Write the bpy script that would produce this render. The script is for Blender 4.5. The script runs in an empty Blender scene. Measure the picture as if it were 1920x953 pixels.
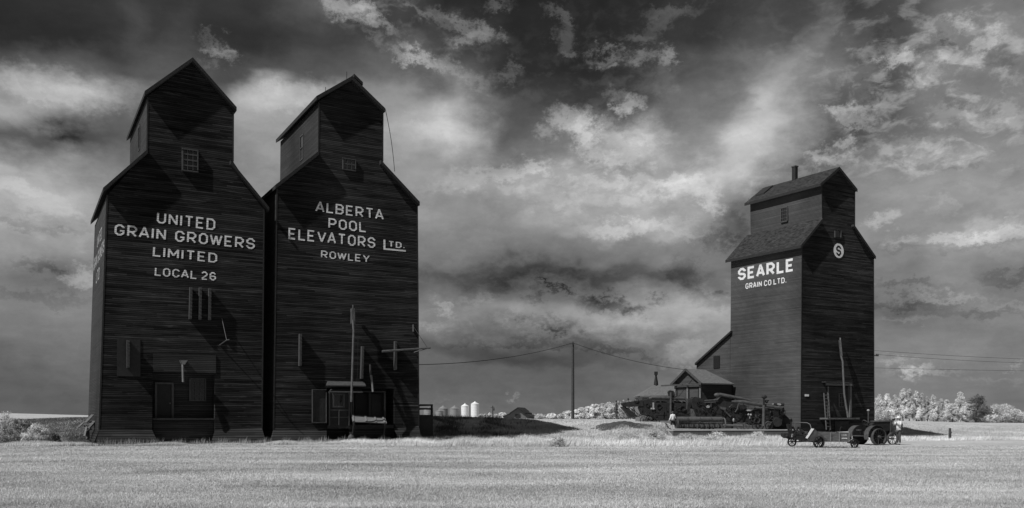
import bpy, math, random
import numpy as np
from mathutils import Vector, Matrix
random.seed(7); rng = np.random.default_rng(11)
S = bpy.context.scene
COL = S.collection
# ------------------------------------------------------------------ camera
FPX, CX, HY, CAMZ = 1650.0, 960.0, 785.0, 1.6
cam = bpy.data.cameras.new('camera'); camo = bpy.data.objects.new('camera', cam); COL.objects.link(camo)
camo.location = (0, 0, CAMZ); camo.rotation_euler = (math.radians(90), 0, 0)
cam.sensor_width = 36; cam.lens = FPX / 1920 * 36; cam.shift_y = (HY - 476.5) / 1920
cam.clip_start = 0.1; cam.clip_end = 6000
S.camera = camo
# ------------------------------------------------------------------ light
SUN_AZ, SUN_EL = math.radians(38.5), math.radians(50)      # sun stands to the left and behind the camera
tosun = Vector((-math.cos(SUN_AZ) * math.cos(SUN_EL), -math.sin(SUN_AZ) * math.cos(SUN_EL), math.sin(SUN_EL)))
sl = bpy.data.lights.new('sun', 'SUN'); sl.energy = 4.6; sl.angle = math.radians(0.5); sl.color = (1, 1, 1)
so = bpy.data.objects.new('sun', sl); COL.objects.link(so)
so.rotation_euler = tosun.to_track_quat('Z', 'Y').to_euler(); so.location = (-40, -40, 60)
S.view_settings.view_transform = 'Standard'; S.view_settings.look = 'None'
S.view_settings.exposure = 0.0; S.view_settings.gamma = 1.0; S.view_settings.use_curve_mapping = False
S.cycles.max_bounces = 5; S.cycles.diffuse_bounces = 2; S.cycles.transparent_max_bounces = 4

W = bpy.data.worlds.new('World'); S.world = W; W.use_nodes = True
nt = W.node_tree; N = nt.nodes; Lk = nt.links; N.clear()
def nn(t, **kw):
    n = N.new(t)
    for k, v in kw.items(): setattr(n, k, v)
    return n
def mth(op, a, b=None, clamp=False):
    n = N.new('ShaderNodeMath'); n.operation = op; n.use_clamp = clamp
    for i, x in enumerate((a, b)):
        if x is None: continue
        if isinstance(x, (int, float)): n.inputs[i].default_value = x
        else: Lk.new(x, n.inputs[i])
    return n.outputs[0]
tc = nn('ShaderNodeTexCoord'); sep = nn('ShaderNodeSeparateXYZ'); Lk.new(tc.outputs['Generated'], sep.inputs[0])
az = mth('ARCTAN2', sep.outputs[0], sep.outputs[1])
hyp = mth('SQRT', mth('ADD', mth('MULTIPLY', sep.outputs[0], sep.outputs[0]), mth('MULTIPLY', sep.outputs[1], sep.outputs[1])))
el = mth('ARCTAN2', sep.outputs[2], hyp)
cmb = nn('ShaderNodeCombineXYZ'); Lk.new(mth('MULTIPLY', az, 10.0), cmb.inputs[0]); Lk.new(mth('MULTIPLY', el, 10.0), cmb.inputs[1])
P = cmb.outputs[0]
def noise(vec, scale, detail=6, rough=0.6, out='Fac', sc=(1, 1, 1), dist=0):
    m = nn('ShaderNodeMapping'); m.inputs['Scale'].default_value = sc; Lk.new(vec, m.inputs[0])
    n = nn('ShaderNodeTexNoise'); n.inputs['Scale'].default_value = scale; n.inputs['Detail'].default_value = detail
    n.inputs['Roughness'].default_value = rough; n.inputs['Distortion'].default_value = dist
    Lk.new(m.outputs[0], n.inputs['Vector']); return n.outputs[out]
def vm(op, a, b):
    n = nn('ShaderNodeVectorMath', operation=op)
    for i, x in enumerate((a, b)):
        if x is None: continue
        if isinstance(x, tuple): n.inputs[i].default_value = x
        else: Lk.new(x, n.inputs[i])
    return n
def warp(amt, scale, detail, rough, sc=(1, 1, 1)):
    c = noise(P, scale, detail, rough, 'Color', sc)
    v = vm('SUBTRACT', c, (.5, .5, .5)).outputs[0]
    v = vm('MULTIPLY', v, (amt, amt * .8, 0)).outputs[0]
    return vm('ADD', P, v).outputs[0]
PS = warp(0.95, 1.3, 9, 0.58, (1, 1.6, 1))      # soft cirrus
PD = warp(0.95, 2.6, 12, 0.75, (1, 1.35, 1))      # ragged cumulus
TONE = [   # broad tones of the cloudy sky, every 120 x 65 px of azimuth / height
 (48,50,62,55,60,95,80,45,40,40,45,55,70,75,70,110,115),
 (45,48,60,60,50,70,70,70,42,45,52,62,88,100,72,115,135),
 (85,95,80,80,85,85,105,90,52,46,62,88,120,130,82,120,115),
 (170,165,105,110,178,150,145,158,78,62,78,110,158,100,105,130,135),
 (92,80,95,110,160,150,165,186,92,118,155,140,172,108,110,135,130),
 (168,150,120,130,145,150,150,138,130,145,150,168,142,122,135,145,140),
 (160,168,140,130,140,145,145,142,148,160,162,148,92,125,140,135,150),
 (150,145,130,125,130,130,130,125,122,118,125,118,105,130,135,150,150),
 (118,102,130,120,120,110,100,95,86,90,96,108,112,120,122,130,112),
 (125,130,120,120,120,125,125,130,132,130,150,162,125,125,112,122,130),
 (114,114,112,110,108,106,104,92,88,90,100,134,142,122,124,124,120),
 (92,96,98,98,98,98,98,96,94,96,102,110,118,116,122,122,118),
 (95,90,100,100,100,100,105,105,105,105,105,105,105,105,110,110,108)]
BLOBS = [   # ragged features on top of them
 (110,165,170,24,-1,.10),(560,180,70,22,0,.10),(845,240,80,28,4,.07),(150,522,34,18,0,.16),(75,507,55,12,-8,-.06),(40,350,90,16,-14,.08),
 (60,425,110,8,-6,-.07),(110,395,80,10,-6,.07),(70,560,120,8,-3,-.04),(130,230,60,20,10,-.03),(120,260,70,20,-20,-.03),
 (655,14,46,18,-18,.22),(705,36,44,11,-28,.12),(415,95,25,12,-8,.14),(392,72,22,4,0,.05),(395,120,16,6,0,.04),
 (800,22,52,6,-30,.07),(855,42,44,8,-28,.10),(902,60,18,20,30,.13),(872,78,20,12,0,.07),(935,72,10,8,0,.08),(860,82,20,8,0,.06),
 (765,105,34,9,-28,.12),(800,122,36,10,-26,.16),(845,128,28,12,-10,.08),(885,150,34,10,-20,.05),(700,75,34,8,-35,.05),(960,125,12,10,0,.05),(950,145,26,9,0,.05),
 (935,5,30,8,-8,.06),(1050,38,30,8,-30,.05),(1055,75,18,22,0,.05),(1065,98,14,6,0,.05),(1138,104,32,8,4,.09),(1131,125,16,8,0,.13),(1205,106,26,13,20,.10),(1246,105,13,15,0,.15),
 (1195,68,38,8,0,.05),(1240,150,36,22,0,.04),(1178,200,26,16,20,.20),(1165,215,16,10,0,.12),(1022,249,22,13,0,.11),(1165,180,20,14,0,.07),
 (1060,225,26,16,-40,.18),(1094,252,22,34,-10,.25),(1120,290,34,14,-20,.10),(1150,262,60,18,-14,.14),(1220,250,44,18,0,.08),(1190,290,60,16,0,.10),(1140,300,50,12,0,.07),
 (1240,40,40,10,10,.04),(1260,15,50,9,0,.05),
 (950,325,75,12,4,.12),(1010,318,26,10,0,.10),(860,350,60,14,6,.07),(1180,345,120,13,-2,.11),(1290,355,56,16,-8,.12),(1332,383,24,16,-20,.18),(1080,372,120,10,-3,.06),(1000,350,50,10,0,.05),
 (1185,426,90,13,2,.17),(1280,440,60,8,-6,.07),(1372,425,34,30,-40,-.07),(1352,452,22,16,0,-.06),(1415,420,20,14,0,-.0),
 (930,528,150,10,-2,-.018),(1130,522,150,12,-2,-.02),(1290,510,34,22,-10,-.06),(1330,560,50,16,-14,-.09),(1300,540,30,12,0,-.04),
 (1150,572,62,14,-9,-.13),(1195,584,16,10,0,-.08),(1228,560,14,6,0,-.10),(1050,542,38,4,-3,-.08),(1000,552,16,8,0,-.06),
 (1000,605,60,9,-8,-.07),(1045,592,14,9,0,-.08),(960,600,16,10,20,.07),(1060,612,36,9,0,-.06),(830,574,20,8,-20,.12),(880,560,60,5,0,.04),(800,612,30,4,0,.06),
 (1200,612,120,9,-3,.04),(1010,640,200,6,0,-.03),(1170,662,90,8,-10,-.05),(1290,650,30,12,0,.09),(1270,668,40,10,0,.05),(960,747,14,3,0,.11),(1300,690,24,4,0,.08),(830,750,20,3,10,.03),
 (1690,112,30,17,-8,.22),(1670,125,20,10,0,.12),(1720,140,20,8,0,.08),(1803,38,16,13,10,.14),(1862,72,22,14,-20,.16),(1835,92,26,10,10,.14),(1820,120,18,10,0,.08),(1745,130,26,14,0,.10),(1760,60,30,16,0,.05),
 (1690,160,30,13,0,-.02),(1712,172,12,10,0,-.02),(1800,182,28,10,0,-.05),(1880,110,30,16,0,-.05),(1800,212,44,16,-16,.09),(1888,205,34,14,20,.11),(1840,235,30,12,0,.05),(1772,85,10,8,0,-.06),(1645,170,20,12,0,-.05),(1640,95,16,30,0,-.03),
 (1592,203,42,9,-5,.18),(1570,198,16,7,0,.10),(1610,222,30,9,-14,.12),(1585,262,16,11,0,.16),(1560,292,30,9,-8,.13),(1530,283,22,10,10,.11),(1610,240,26,16,0,-.05),(1660,205,30,10,0,-.04),(1560,245,30,16,0,-.04),
 (1700,270,70,13,0,.07),(1750,290,60,10,0,.07),(1650,305,60,8,0,.05),(1770,385,26,10,0,.07),(1765,388,20,5,0,-.06),(1790,310,40,6,0,-.05),(1895,340,30,20,0,-.04),
 (1870,446,60,11,0,.13),(1775,448,22,9,0,.14),(1812,446,18,10,0,.12),(1845,440,20,10,0,.10),(1850,463,110,4,-1,-.05),(1655,415,26,13,10,.15),(1695,448,26,8,0,.10),(1720,465,70,4,0,-.04),
 (1700,540,70,7,-3,-.06),(1690,570,90,9,-3,-.06),(1790,560,60,6,-6,.08),(1890,520,60,10,-10,-.05),(1880,575,70,5,-3,.05),(1850,590,70,6,-2,-.05),(1760,585,110,4,0,-.03),(1700,602,60,4,0,.05),
 (1710,688,18,12,0,.20),(1670,680,16,8,0,.10),(1735,690,40,6,0,.12),(1710,702,14,8,-30,.10),(1780,693,30,3,0,.07),(1904,688,10,3,0,.10),(1870,715,40,4,-6,.05),
 (1475,345,30,10,0,-.06),(1440,345,40,6,0,-.04),(1490,260,14,14,0,-.03),(1500,310,60,7,-8,-.05),(1540,268,30,6,0,-.04)]
SOFT = [(1790,110,200,120,0,.06),(1800,330,200,50,0,.03),(1445,185,160,40,52,.15),(1385,290,100,50,45,.12),(1330,330,90,30,20,.04),(1060,345,290,28,-1,.12),(1040,512,270,16,0,-.05),(1150,592,220,22,-5,.06),
 (980,672,240,20,-4,-.04),(110,168,190,18,-1,.10),(850,235,90,36,4,.11),(560,185,120,34,0,.10),(230,172,90,18,0,.06),(1180,425,110,18,0,.12),(60,350,130,26,-14,.08),(1850,450,140,14,0,.05),
 (1700,570,120,16,-4,-.04),(1170,270,120,30,-20,.07),(1250,230,90,60,30,.04),(1600,90,46,110,-14,-.02),(250,70,30,70,22,.02),(340,60,26,80,-38,.012),(850,135,120,14,-24,.03),(120,240,110,30,0,-.03)]
MASK = [(1760,140,240,150,0,.20),(1780,290,200,60,0,.10),(1140,150,150,110,0,.03),(830,90,160,60,-20,.05),(1100,350,280,50,0,.12),(1850,430,130,22,0,.10),(900,600,200,36,0,.06),
 (1180,620,200,30,0,.05),(1190,270,130,50,-10,.12),(1480,330,120,40,0,.07),(80,440,160,60,0,.05),(90,170,200,20,0,.06),(700,40,80,40,0,.06),(1500,60,200,60,0,.03),(1690,690,90,14,0,.08),(1330,540,90,40,0,.05)]
# cloud cover over the whole dome, worked out here on an azimuth / elevation grid; the nodes below tear and shade it
GW, GH = 3072, 1536
ga = ((np.arange(GW) + .5) / GW - .5) * 2 * math.pi; ge = ((np.arange(GH) + .5) / GH - .5) * math.pi
ax = ga[None, :] + 0 * ge[:, None]; lim = math.radians(30.1)
ax = np.abs((ax + lim) % (4 * lim) - 2 * lim) - lim; ax = -ax      # the weather repeats, mirrored, round the horizon
ppx = CX + FPX * np.tan(ax); ppy = HY - FPX * np.tan(np.clip(ge, -.3, .9))[:, None] / np.cos(ax)
tn = np.array(TONE, float) / 255; tn = ((tn + .055) / 1.055) ** 2.4
fx = np.clip(ppx / 120, 0, 15.999); fy = np.clip(ppy / 65, 0, 11.999); ix = fx.astype(int); iy = fy.astype(int)
def sm_(t): return t * t * (3 - 2 * t)
wx = .5 * sm_(fx - ix) + .5 * (fx - ix); wy = .5 * sm_(fy - iy) + .5 * (fy - iy)
base = (tn[iy, ix] * (1 - wx) + tn[iy, ix + 1] * wx) * (1 - wy) + (tn[iy + 1, ix] * (1 - wx) + tn[iy + 1, ix + 1] * wx) * wy
hi = np.clip((-ppy - 100) / 500, 0, 1); base = base * (1 - hi) + .07 * hi
cover = {'S': base.astype(np.float32), 'D': np.zeros((GH, GW), np.float32)}
cover['M'] = np.zeros((GH, GW), np.float32)
for kd, lst in (('D', BLOBS), ('S', SOFT), ('M', MASK)):
    for px, py, rx, ry, rot, amp in lst:
        a_ = math.atan((px - CX) / FPX); e_ = math.atan((HY - py) / FPX * math.cos(a_)); ro = math.radians(rot)
        sx = rx / 1650 * math.cos(a_) ** 1.6 * 1.3; sy = ry / 1650 * math.cos(a_) * 1.3; r_ = 1.3 * max(sx, sy)
        i0, i1 = np.searchsorted(ga, (a_ - r_, a_ + r_)); j0, j1 = np.searchsorted(ge, (e_ - r_, e_ + r_))
        dx = ga[None, i0:i1] - a_; dy = ge[j0:j1, None] - e_
        q = np.sqrt(((dx * math.cos(ro) + dy * math.sin(ro)) / sx) ** 2 + ((-dx * math.sin(ro) + dy * math.cos(ro)) / sy) ** 2)
        t = np.clip((1.2 - q) / (1.0 if kd == 'D' else 1.2), 0, 1); cover[kd][j0:j1, i0:i1] += (amp * t * t * (3 - 2 * t)).astype(np.float32)
img = bpy.data.images.new('cloud_cover', GW, GH, float_buffer=True, alpha=False); img.colorspace_settings.name = 'Non-Color'
buf = np.ones((GH, GW, 4), np.float32); buf[..., 0] = cover['S'] + .5; buf[..., 1] = cover['D'] + .5; buf[..., 2] = cover['M'] + .5
img.pixels.foreach_set(buf.ravel()); img.update(); img.pack()
def cover_at(vec, ch):
    m = nn('ShaderNodeMapping'); m.inputs['Scale'].default_value = (.1 / (2 * math.pi), .1 / math.pi, 0); m.inputs['Location'].default_value = (.5, .5, 0)
    Lk.new(vec, m.inputs[0]); t = nn('ShaderNodeTexImage', interpolation='Cubic'); t.image = img; Lk.new(m.outputs[0], t.inputs[0])
    c = nn('ShaderNodeSeparateColor'); Lk.new(t.outputs[0], c.inputs[0]); return mth('SUBTRACT', c.outputs[ch], .5)
# texture inside the cloud tones: flat streets low down, billows higher up
def tone(src, lo, hi):
    m = nn('ShaderNodeMapRange'); Lk.new(src, m.inputs[0]); m.inputs[1].default_value = .3; m.inputs[2].default_value = .7
    m.inputs[3].default_value = lo; m.inputs[4].default_value = hi; return m.outputs[0]
t1 = tone(noise(P, 1.5, 9, 0.55, 'Fac', (1, 2.4, 1), 0.3), .86, 1.14)
t2 = tone(noise(PD, 5.0, 8, 0.6, 'Fac', (1, 1.8, 1), 0.0), .93, 1.07)
lowst = tone(noise(P, 1.6, 6, 0.5, 'Fac', (.5, 5, 1), 0.2), .93, 1.07)
lw = mth('SUBTRACT', 1.0, mth('DIVIDE', el, 0.2, clamp=True))
t3 = mth('ADD', 1.0, mth('MULTIPLY', mth('SUBTRACT', lowst, 1.0), lw))
texo = mth('MULTIPLY', mth('MULTIPLY', t1, t2), t3)
# clear air: the physical sky, read through a dark red filter as on the black and white plate
sky = nn('ShaderNodeTexSky', sky_type='NISHITA'); sky.sun_disc = False; sky.sun_elevation = SUN_EL
sky.sun_rotation = math.radians(180 + 90 - 38.5); sky.altitude = 800
sbw = nn('ShaderNodeRGBToBW'); Lk.new(sky.outputs[0], sbw.inputs[0])
air = mth('MINIMUM', mth('MAXIMUM', mth('DIVIDE', sbw.outputs[0], 3.0), .94), 1.08)
sS = cover_at(PS, 0); sD = cover_at(PD, 1)
pf = nn('ShaderNodeMapRange', interpolation_type='SMOOTHSTEP'); Lk.new(noise(P, 3.6, 12, 0.62, 'Fac', (1, 1.7, 1), 0.35), pf.inputs[0])
pf.inputs[1].default_value = .47; pf.inputs[2].default_value = .66; pf.inputs[3].default_value = -.2; pf.inputs[4].default_value = 1.1
puffs = mth('MULTIPLY', mth('MULTIPLY', cover_at(PS, 2), pf.outputs[0]), .72)
tot = mth('MULTIPLY', mth('ADD', mth('ADD', mth('MULTIPLY', sS, air), mth('MULTIPLY', sD, 1.1)), puffs), texo)
tot = mth('MAXIMUM', tot, 0.018)
bg = nn('ShaderNodeBackground'); Lk.new(mth('MULTIPLY', tot, 10.0), bg.inputs[0]); bg.inputs[1].default_value = 0.1
wo = nn('ShaderNodeOutputWorld'); Lk.new(bg.outputs[0], wo.inputs[0])
W.cycles.sampling_method = 'MANUAL'; W.cycles.sample_map_resolution = 512

# ------------------------------------------------------------------ materials
def mat_nodes(name):
    m = bpy.data.materials.new(name); m.use_nodes = True
    t = m.node_tree; b = t.nodes['Principled BSDF']; return m, t, b
class G:
    """tiny node helper"""
    def __init__(s, t): s.t = t
    def n(s, ty, **kw):
        x = s.t.nodes.new(ty)
        for k, v in kw.items(): setattr(x, k, v)
        return x
    def put(s, sock, v):
        if isinstance(v, (int, float)): sock.default_value = v
        elif isinstance(v, tuple): sock.default_value = v
        else: s.t.links.new(v, sock)
    def m(s, op, a, b=0.0, clamp=False):
        x = s.n('ShaderNodeMath', operation=op); x.use_clamp = clamp
        s.put(x.inputs[0], a); s.put(x.inputs[1], b); return x.outputs[0]
    def pos(s):
        return s.n('ShaderNodeNewGeometry').outputs['Position']
    def noise(s, scale, sc=(1, 1, 1), detail=5, rough=.6):
        mp = s.n('ShaderNodeMapping'); mp.inputs['Scale'].default_value = sc; s.put(mp.inputs[0], s.pos())
        x = s.n('ShaderNodeTexNoise'); x.inputs['Scale'].default_value = scale; x.inputs['Detail'].default_value = detail
        x.inputs['Roughness'].default_value = rough; s.put(x.inputs['Vector'], mp.outputs[0]); return x.outputs['Fac']
    def rng(s, v, a, b, c, d):
        x = s.n('ShaderNodeMapRange'); s.put(x.inputs[0], v)
        for i, q in enumerate((a, b, c, d)): x.inputs[i + 1].default_value = q
        return x.outputs[0]
    def bump(s, h, dist, strength=1.0):
        x = s.n('ShaderNodeBump'); x.inputs['Distance'].default_value = dist; x.inputs['Strength'].default_value = strength
        s.put(x.inputs['Height'], h); return x.outputs[0]
def setcol(g, b, v):
    c = g.n('ShaderNodeCombineColor')
    for i in range(3): g.put(c.inputs[i], v)
    g.put(b.inputs['Base Color'], c.outputs[0])
def plain(name, alb, rough=.8, var=.35, scale=3.0, metal=0.0, bump=0.004, spec=.3, sc=(1, 1, 1)):
    m, t, b = mat_nodes(name); g = G(t)
    n = g.noise(scale, sc, 6, .65)
    setcol(g, b, g.m('MULTIPLY', g.rng(n, .25, .75, 1 - var, 1 + var), alb))
    b.inputs['Roughness'].default_value = rough; b.inputs['Metallic'].default_value = metal
    b.inputs['Specular IOR Level'].default_value = spec
    if bump: g.put(b.inputs['Normal'], g.bump(n, bump * 5, 1.0))
    return m
def siding(name, alb, pitch=.115, var=.5, bump=.02, wear=0.0, rough=.85, streak=1.0, spec=.18):
    """weathered lap boards, laid by world height"""
    m, t, b = mat_nodes(name); g = G(t)
    sx = g.n('ShaderNodeSeparateXYZ'); g.put(sx.inputs[0], g.pos())
    wav = g.noise(.25, (1, 1, .3), 2, .5)
    z = g.m('ADD', g.m('DIVIDE', sx.outputs[2], pitch), g.m('MULTIPLY', wav, 1.2))
    fr = g.m('FRACT', z); idx = g.m('FLOOR', z)
    seg = g.m('FLOOR', g.m('ADD', g.m('MULTIPLY', sx.outputs[0], .27), g.m('MULTIPLY', idx, .37)))
    cv = g.n('ShaderNodeCombineXYZ'); g.put(cv.inputs[0], idx); g.put(cv.inputs[1], seg)
    wn = g.n('ShaderNodeTexWhiteNoise'); g.put(wn.inputs['Vector'], cv.outputs[0])
    st = g.noise(1.0, (.35, .35, 7.5), 5, .7)
    big = g.noise(.18, (1, 1, .8), 4, .6)
    a = g.m('MULTIPLY', g.rng(wn.outputs['Value'], 0, 1, 1 - var * .55, 1 + var * .55), g.rng(st, .3, .7, 1 - var * streak, 1 + var * streak))
    a = g.m('MULTIPLY', a, g.rng(big, .32, .68, .62, 1.38))
    gap = g.rng(fr, 0.05, .42, .25, 1.15)
    a = g.m('MULTIPLY', g.m('MULTIPLY', a, gap), alb)
    if wear:      # bare grey wood where the paint has gone
        wmask = g.rng(g.noise(1.3, (.5, .5, 6), 6, .75), .58, .68, 0, wear)
        a = g.m('ADD', a, wmask)
    setcol(g, b, g.m('MAXIMUM', a, .003))
    saw = g.m('SUBTRACT', 1.0, fr)
    h = g.m('ADD', g.m('MULTIPLY', saw, g.rng(wn.outputs['Value'], 0, 1, .5, 1.3)), g.m('MULTIPLY', st, 1.4))
    g.put(b.inputs['Normal'], g.bump(h, bump, 1.0))
    b.inputs['Roughness'].default_value = rough; b.inputs['Specular IOR Level'].default_value = spec
    return m
def lettering(name, alb, pitch=.115, worn=.3):
    m, t, b = mat_nodes(name); g = G(t)
    sx = g.n('ShaderNodeSeparateXYZ'); g.put(sx.inputs[0], g.pos())
    wav = g.noise(.25, (1, 1, .3), 2, .5)
    z = g.m('ADD', g.m('DIVIDE', sx.outputs[2], pitch), g.m('MULTIPLY', wav, 1.2)); fr = g.m('FRACT', z)
    n = g.noise(1.0, (1.2, 1.2, 9), 5, .7)
    a = g.m('MULTIPLY', g.rng(n, .3, .7, 1 - worn, 1.08), g.rng(fr, .04, .36, .3, 1.0))
    setcol(g, b, g.m('MULTIPLY', a, alb)); b.inputs['Roughness'].default_value = .75
    g.put(b.inputs['Normal'], g.bump(g.m('ADD', g.m('SUBTRACT', 1.0, fr), n), .012, 1.0))
    return m
def foliage(name, alb, trans=.25, var=.35):
    m = bpy.data.materials.new(name); m.use_nodes = True; t = m.node_tree; t.nodes.clear(); g = G(t)
    geo = g.n('ShaderNodeNewGeometry')
    v = g.m('MULTIPLY', g.rng(geo.outputs['Random Per Island'], 0, 1, 1 - var, 1 + var), alb)
    v = g.m('MULTIPLY', v, g.m('MULTIPLY', g.rng(g.noise(.35, (1, 1, 1), 4, .6), .3, .7, .86, 1.14), g.rng(g.noise(.13, (.6, 2.2, 1), 5, .62), .34, .66, .66, 1.24)))
    c = g.n('ShaderNodeCombineColor')
    for i in range(3): g.put(c.inputs[i], v)
    d = g.n('ShaderNodeBsdfDiffuse'); g.put(d.inputs[0], c.outputs[0]); tr = g.n('ShaderNodeBsdfTranslucent'); g.put(tr.inputs[0], c.outputs[0])
    mx = g.n('ShaderNodeMixShader'); mx.inputs[0].default_value = trans; g.put(mx.inputs[1], d.outputs[0]); g.put(mx.inputs[2], tr.outputs[0])
    o = g.n('ShaderNodeOutputMaterial'); g.put(o.inputs[0], mx.outputs[0]); return m
M = {}
M['front'] = siding('weathered_boards', .018, wear=.035, bump=.026, var=.75, spec=.04)
M['front_b'] = siding('weathered_boards_second', .020, wear=.026, bump=.026, var=.7, spec=.04)
M['front_s'] = siding('weathered_boards_third', .022, wear=.012, bump=.024, var=.65, spec=.04)
M['boards_smooth'] = siding('newer_boards', .032, bump=.01, var=.3, spec=.04)
M['recess'] = siding('sheltered_boards', .035, bump=.012, var=.45, spec=.04)
M['metal_side'] = siding('side_cladding', .034, pitch=.10, var=.25, bump=.010, streak=.6)
M['side_s'] = siding('painted_side_boards', .062, pitch=.105, var=.22, bump=.010, streak=.7)
M['skirt'] = siding('skirt_boards', .036, pitch=.15, var=.4, spec=.04, bump=.022)
M['trim'] = plain('dark_trim', .02, .8, .3, 4, sc=(1, 1, 1))
M['roofdark'] = plain('dark_shingle_roof', .02, .9, .4, 9)
M['shingle'] = plain('speckled_shingle_roof', .025, .9, 1.3, 2.6, bump=.02, sc=(1, 1, 2.6))
M['paleroof'] = plain('pale_shingle_roof', .12, .9, .4, 5, bump=.005, sc=(1, 1, 2))
M['frame'] = plain('old_window_frame', .055, .7, .3, 6)
M['framelight'] = plain('pale_frame_wood', .16, .7, .3, 6)
M['pane'] = plain('dark_glass', .012, .12, .2, 2, bump=0, spec=.5)
M['board'] = plain('dark_board', .018, .8, .3, 3)
M['door'] = plain('dark_door', .018, .8, .25, 2.5)
M['paint'] = lettering('worn_white_paint', .80, worn=.5)
M['paint2'] = lettering('fresh_white_paint', .74, pitch=.105, worn=.14)
M['paintside'] = lettering('faded_side_paint', .5, pitch=.10, worn=.6)
M['greymetal'] = plain('grey_galvanised_metal', .15, .5, .35, 5, metal=.3, bump=.002)
M['spout'] = plain('spout_metal', .09, .5, .4, 5, metal=.2, bump=.002)
M['darkmetal'] = plain('rusty_dark_iron', .016, .7, .6, 5, bump=.004)
M['midmetal'] = plain('weathered_machine_iron', .06, .6, .6, 5, bump=.004)
M['lightmetal'] = plain('bleached_machine_sheet', .28, .55, .4, 6, bump=.003)
M['wood'] = plain('old_grey_timber', .10, .85, .5, 4, sc=(1, 1, 6))
M['palewood'] = plain('pale_planks', .15, .85, .35, 5, sc=(.4, 2.5, 1))
M['whitewood'] = plain('whitened_board', .7, .8, .12, 5)
M['concrete'] = plain('old_concrete', .10, .9, .3, 1.5)
M['concretetop'] = plain('concrete_top', .36, .9, .2, 2)
M['rooffar'] = plain('corrugated_bin_steel', .26, .5, .3, 1, metal=.2, bump=0, sc=(1, 1, 6))
M['whitebin'] = plain('white_bin_steel', .72, .5, .08, 1, bump=0)
M['binroof'] = plain('bin_roof_steel', .2, .5, .2, 1, bump=0)
M['barnwood'] = plain('grey_barn_wood', .13, .9, .3, 1, bump=0, sc=(4, 4, .3))
M['pole'] = plain('dark_pole_wood', .05, .9, .3, 4)
M['wire'] = plain('wire', .02, .6, .1, 1, bump=0)
M['skin'] = plain('skin', .42, .6, .08, 8, bump=0)
M['shirt'] = plain('light_jacket', .62, .8, .12, 9, bump=.003)
M['trousers'] = plain('dark_trousers', .06, .85, .3, 9, bump=.003)
M['white_cloth'] = plain('white_cloth', .8, .8, .08, 9, bump=.003)
M['black_cloth'] = plain('black_cloth', .02, .8, .2, 9, bump=0)
M['cap'] = plain('pale_cap', .75, .8, .05, 9, bump=0)
M['leafbright'] = foliage('infrared_bright_leaves', .84, trans=.35)
M['leafmid'] = foliage('infrared_grey_leaves', .66, trans=.35)
M['leafdark'] = foliage('dark_needles', .2)
M['bark'] = plain('bark', .12, .9, .4, 3)
M['grass'] = foliage('mown_grass_blades', .53, .25, .32)
M['tallgrass'] = foliage('tall_dry_grass', .74, .35, .45)
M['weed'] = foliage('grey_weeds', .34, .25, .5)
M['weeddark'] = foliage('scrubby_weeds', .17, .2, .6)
M['gravel'] = plain('gravel', .06, .95, .7, 5, bump=.04)
def ground_mat():
    m, t, b = mat_nodes('field_ground'); g = G(t)
    fine = g.noise(6, (1, 1, 1), 8, .75); patch = g.noise(.11, (1, 2.6, 1), 5, .6); mid = g.noise(.9, (1, 2, 1), 5, .65)
    a = g.m('MULTIPLY', g.rng(fine, .3, .7, .62, 1.38), g.rng(patch, .3, .7, .72, 1.2))
    a = g.m('MULTIPLY', a, g.rng(mid, .3, .7, .86, 1.14))
    setcol(g, b, g.m('MULTIPLY', a, .42)); b.inputs['Roughness'].default_value = .95; b.inputs['Specular IOR Level'].default_value = .1
    g.put(b.inputs['Normal'], g.bump(fine, .04, 1.0)); return m
M['ground'] = ground_mat()

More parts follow.
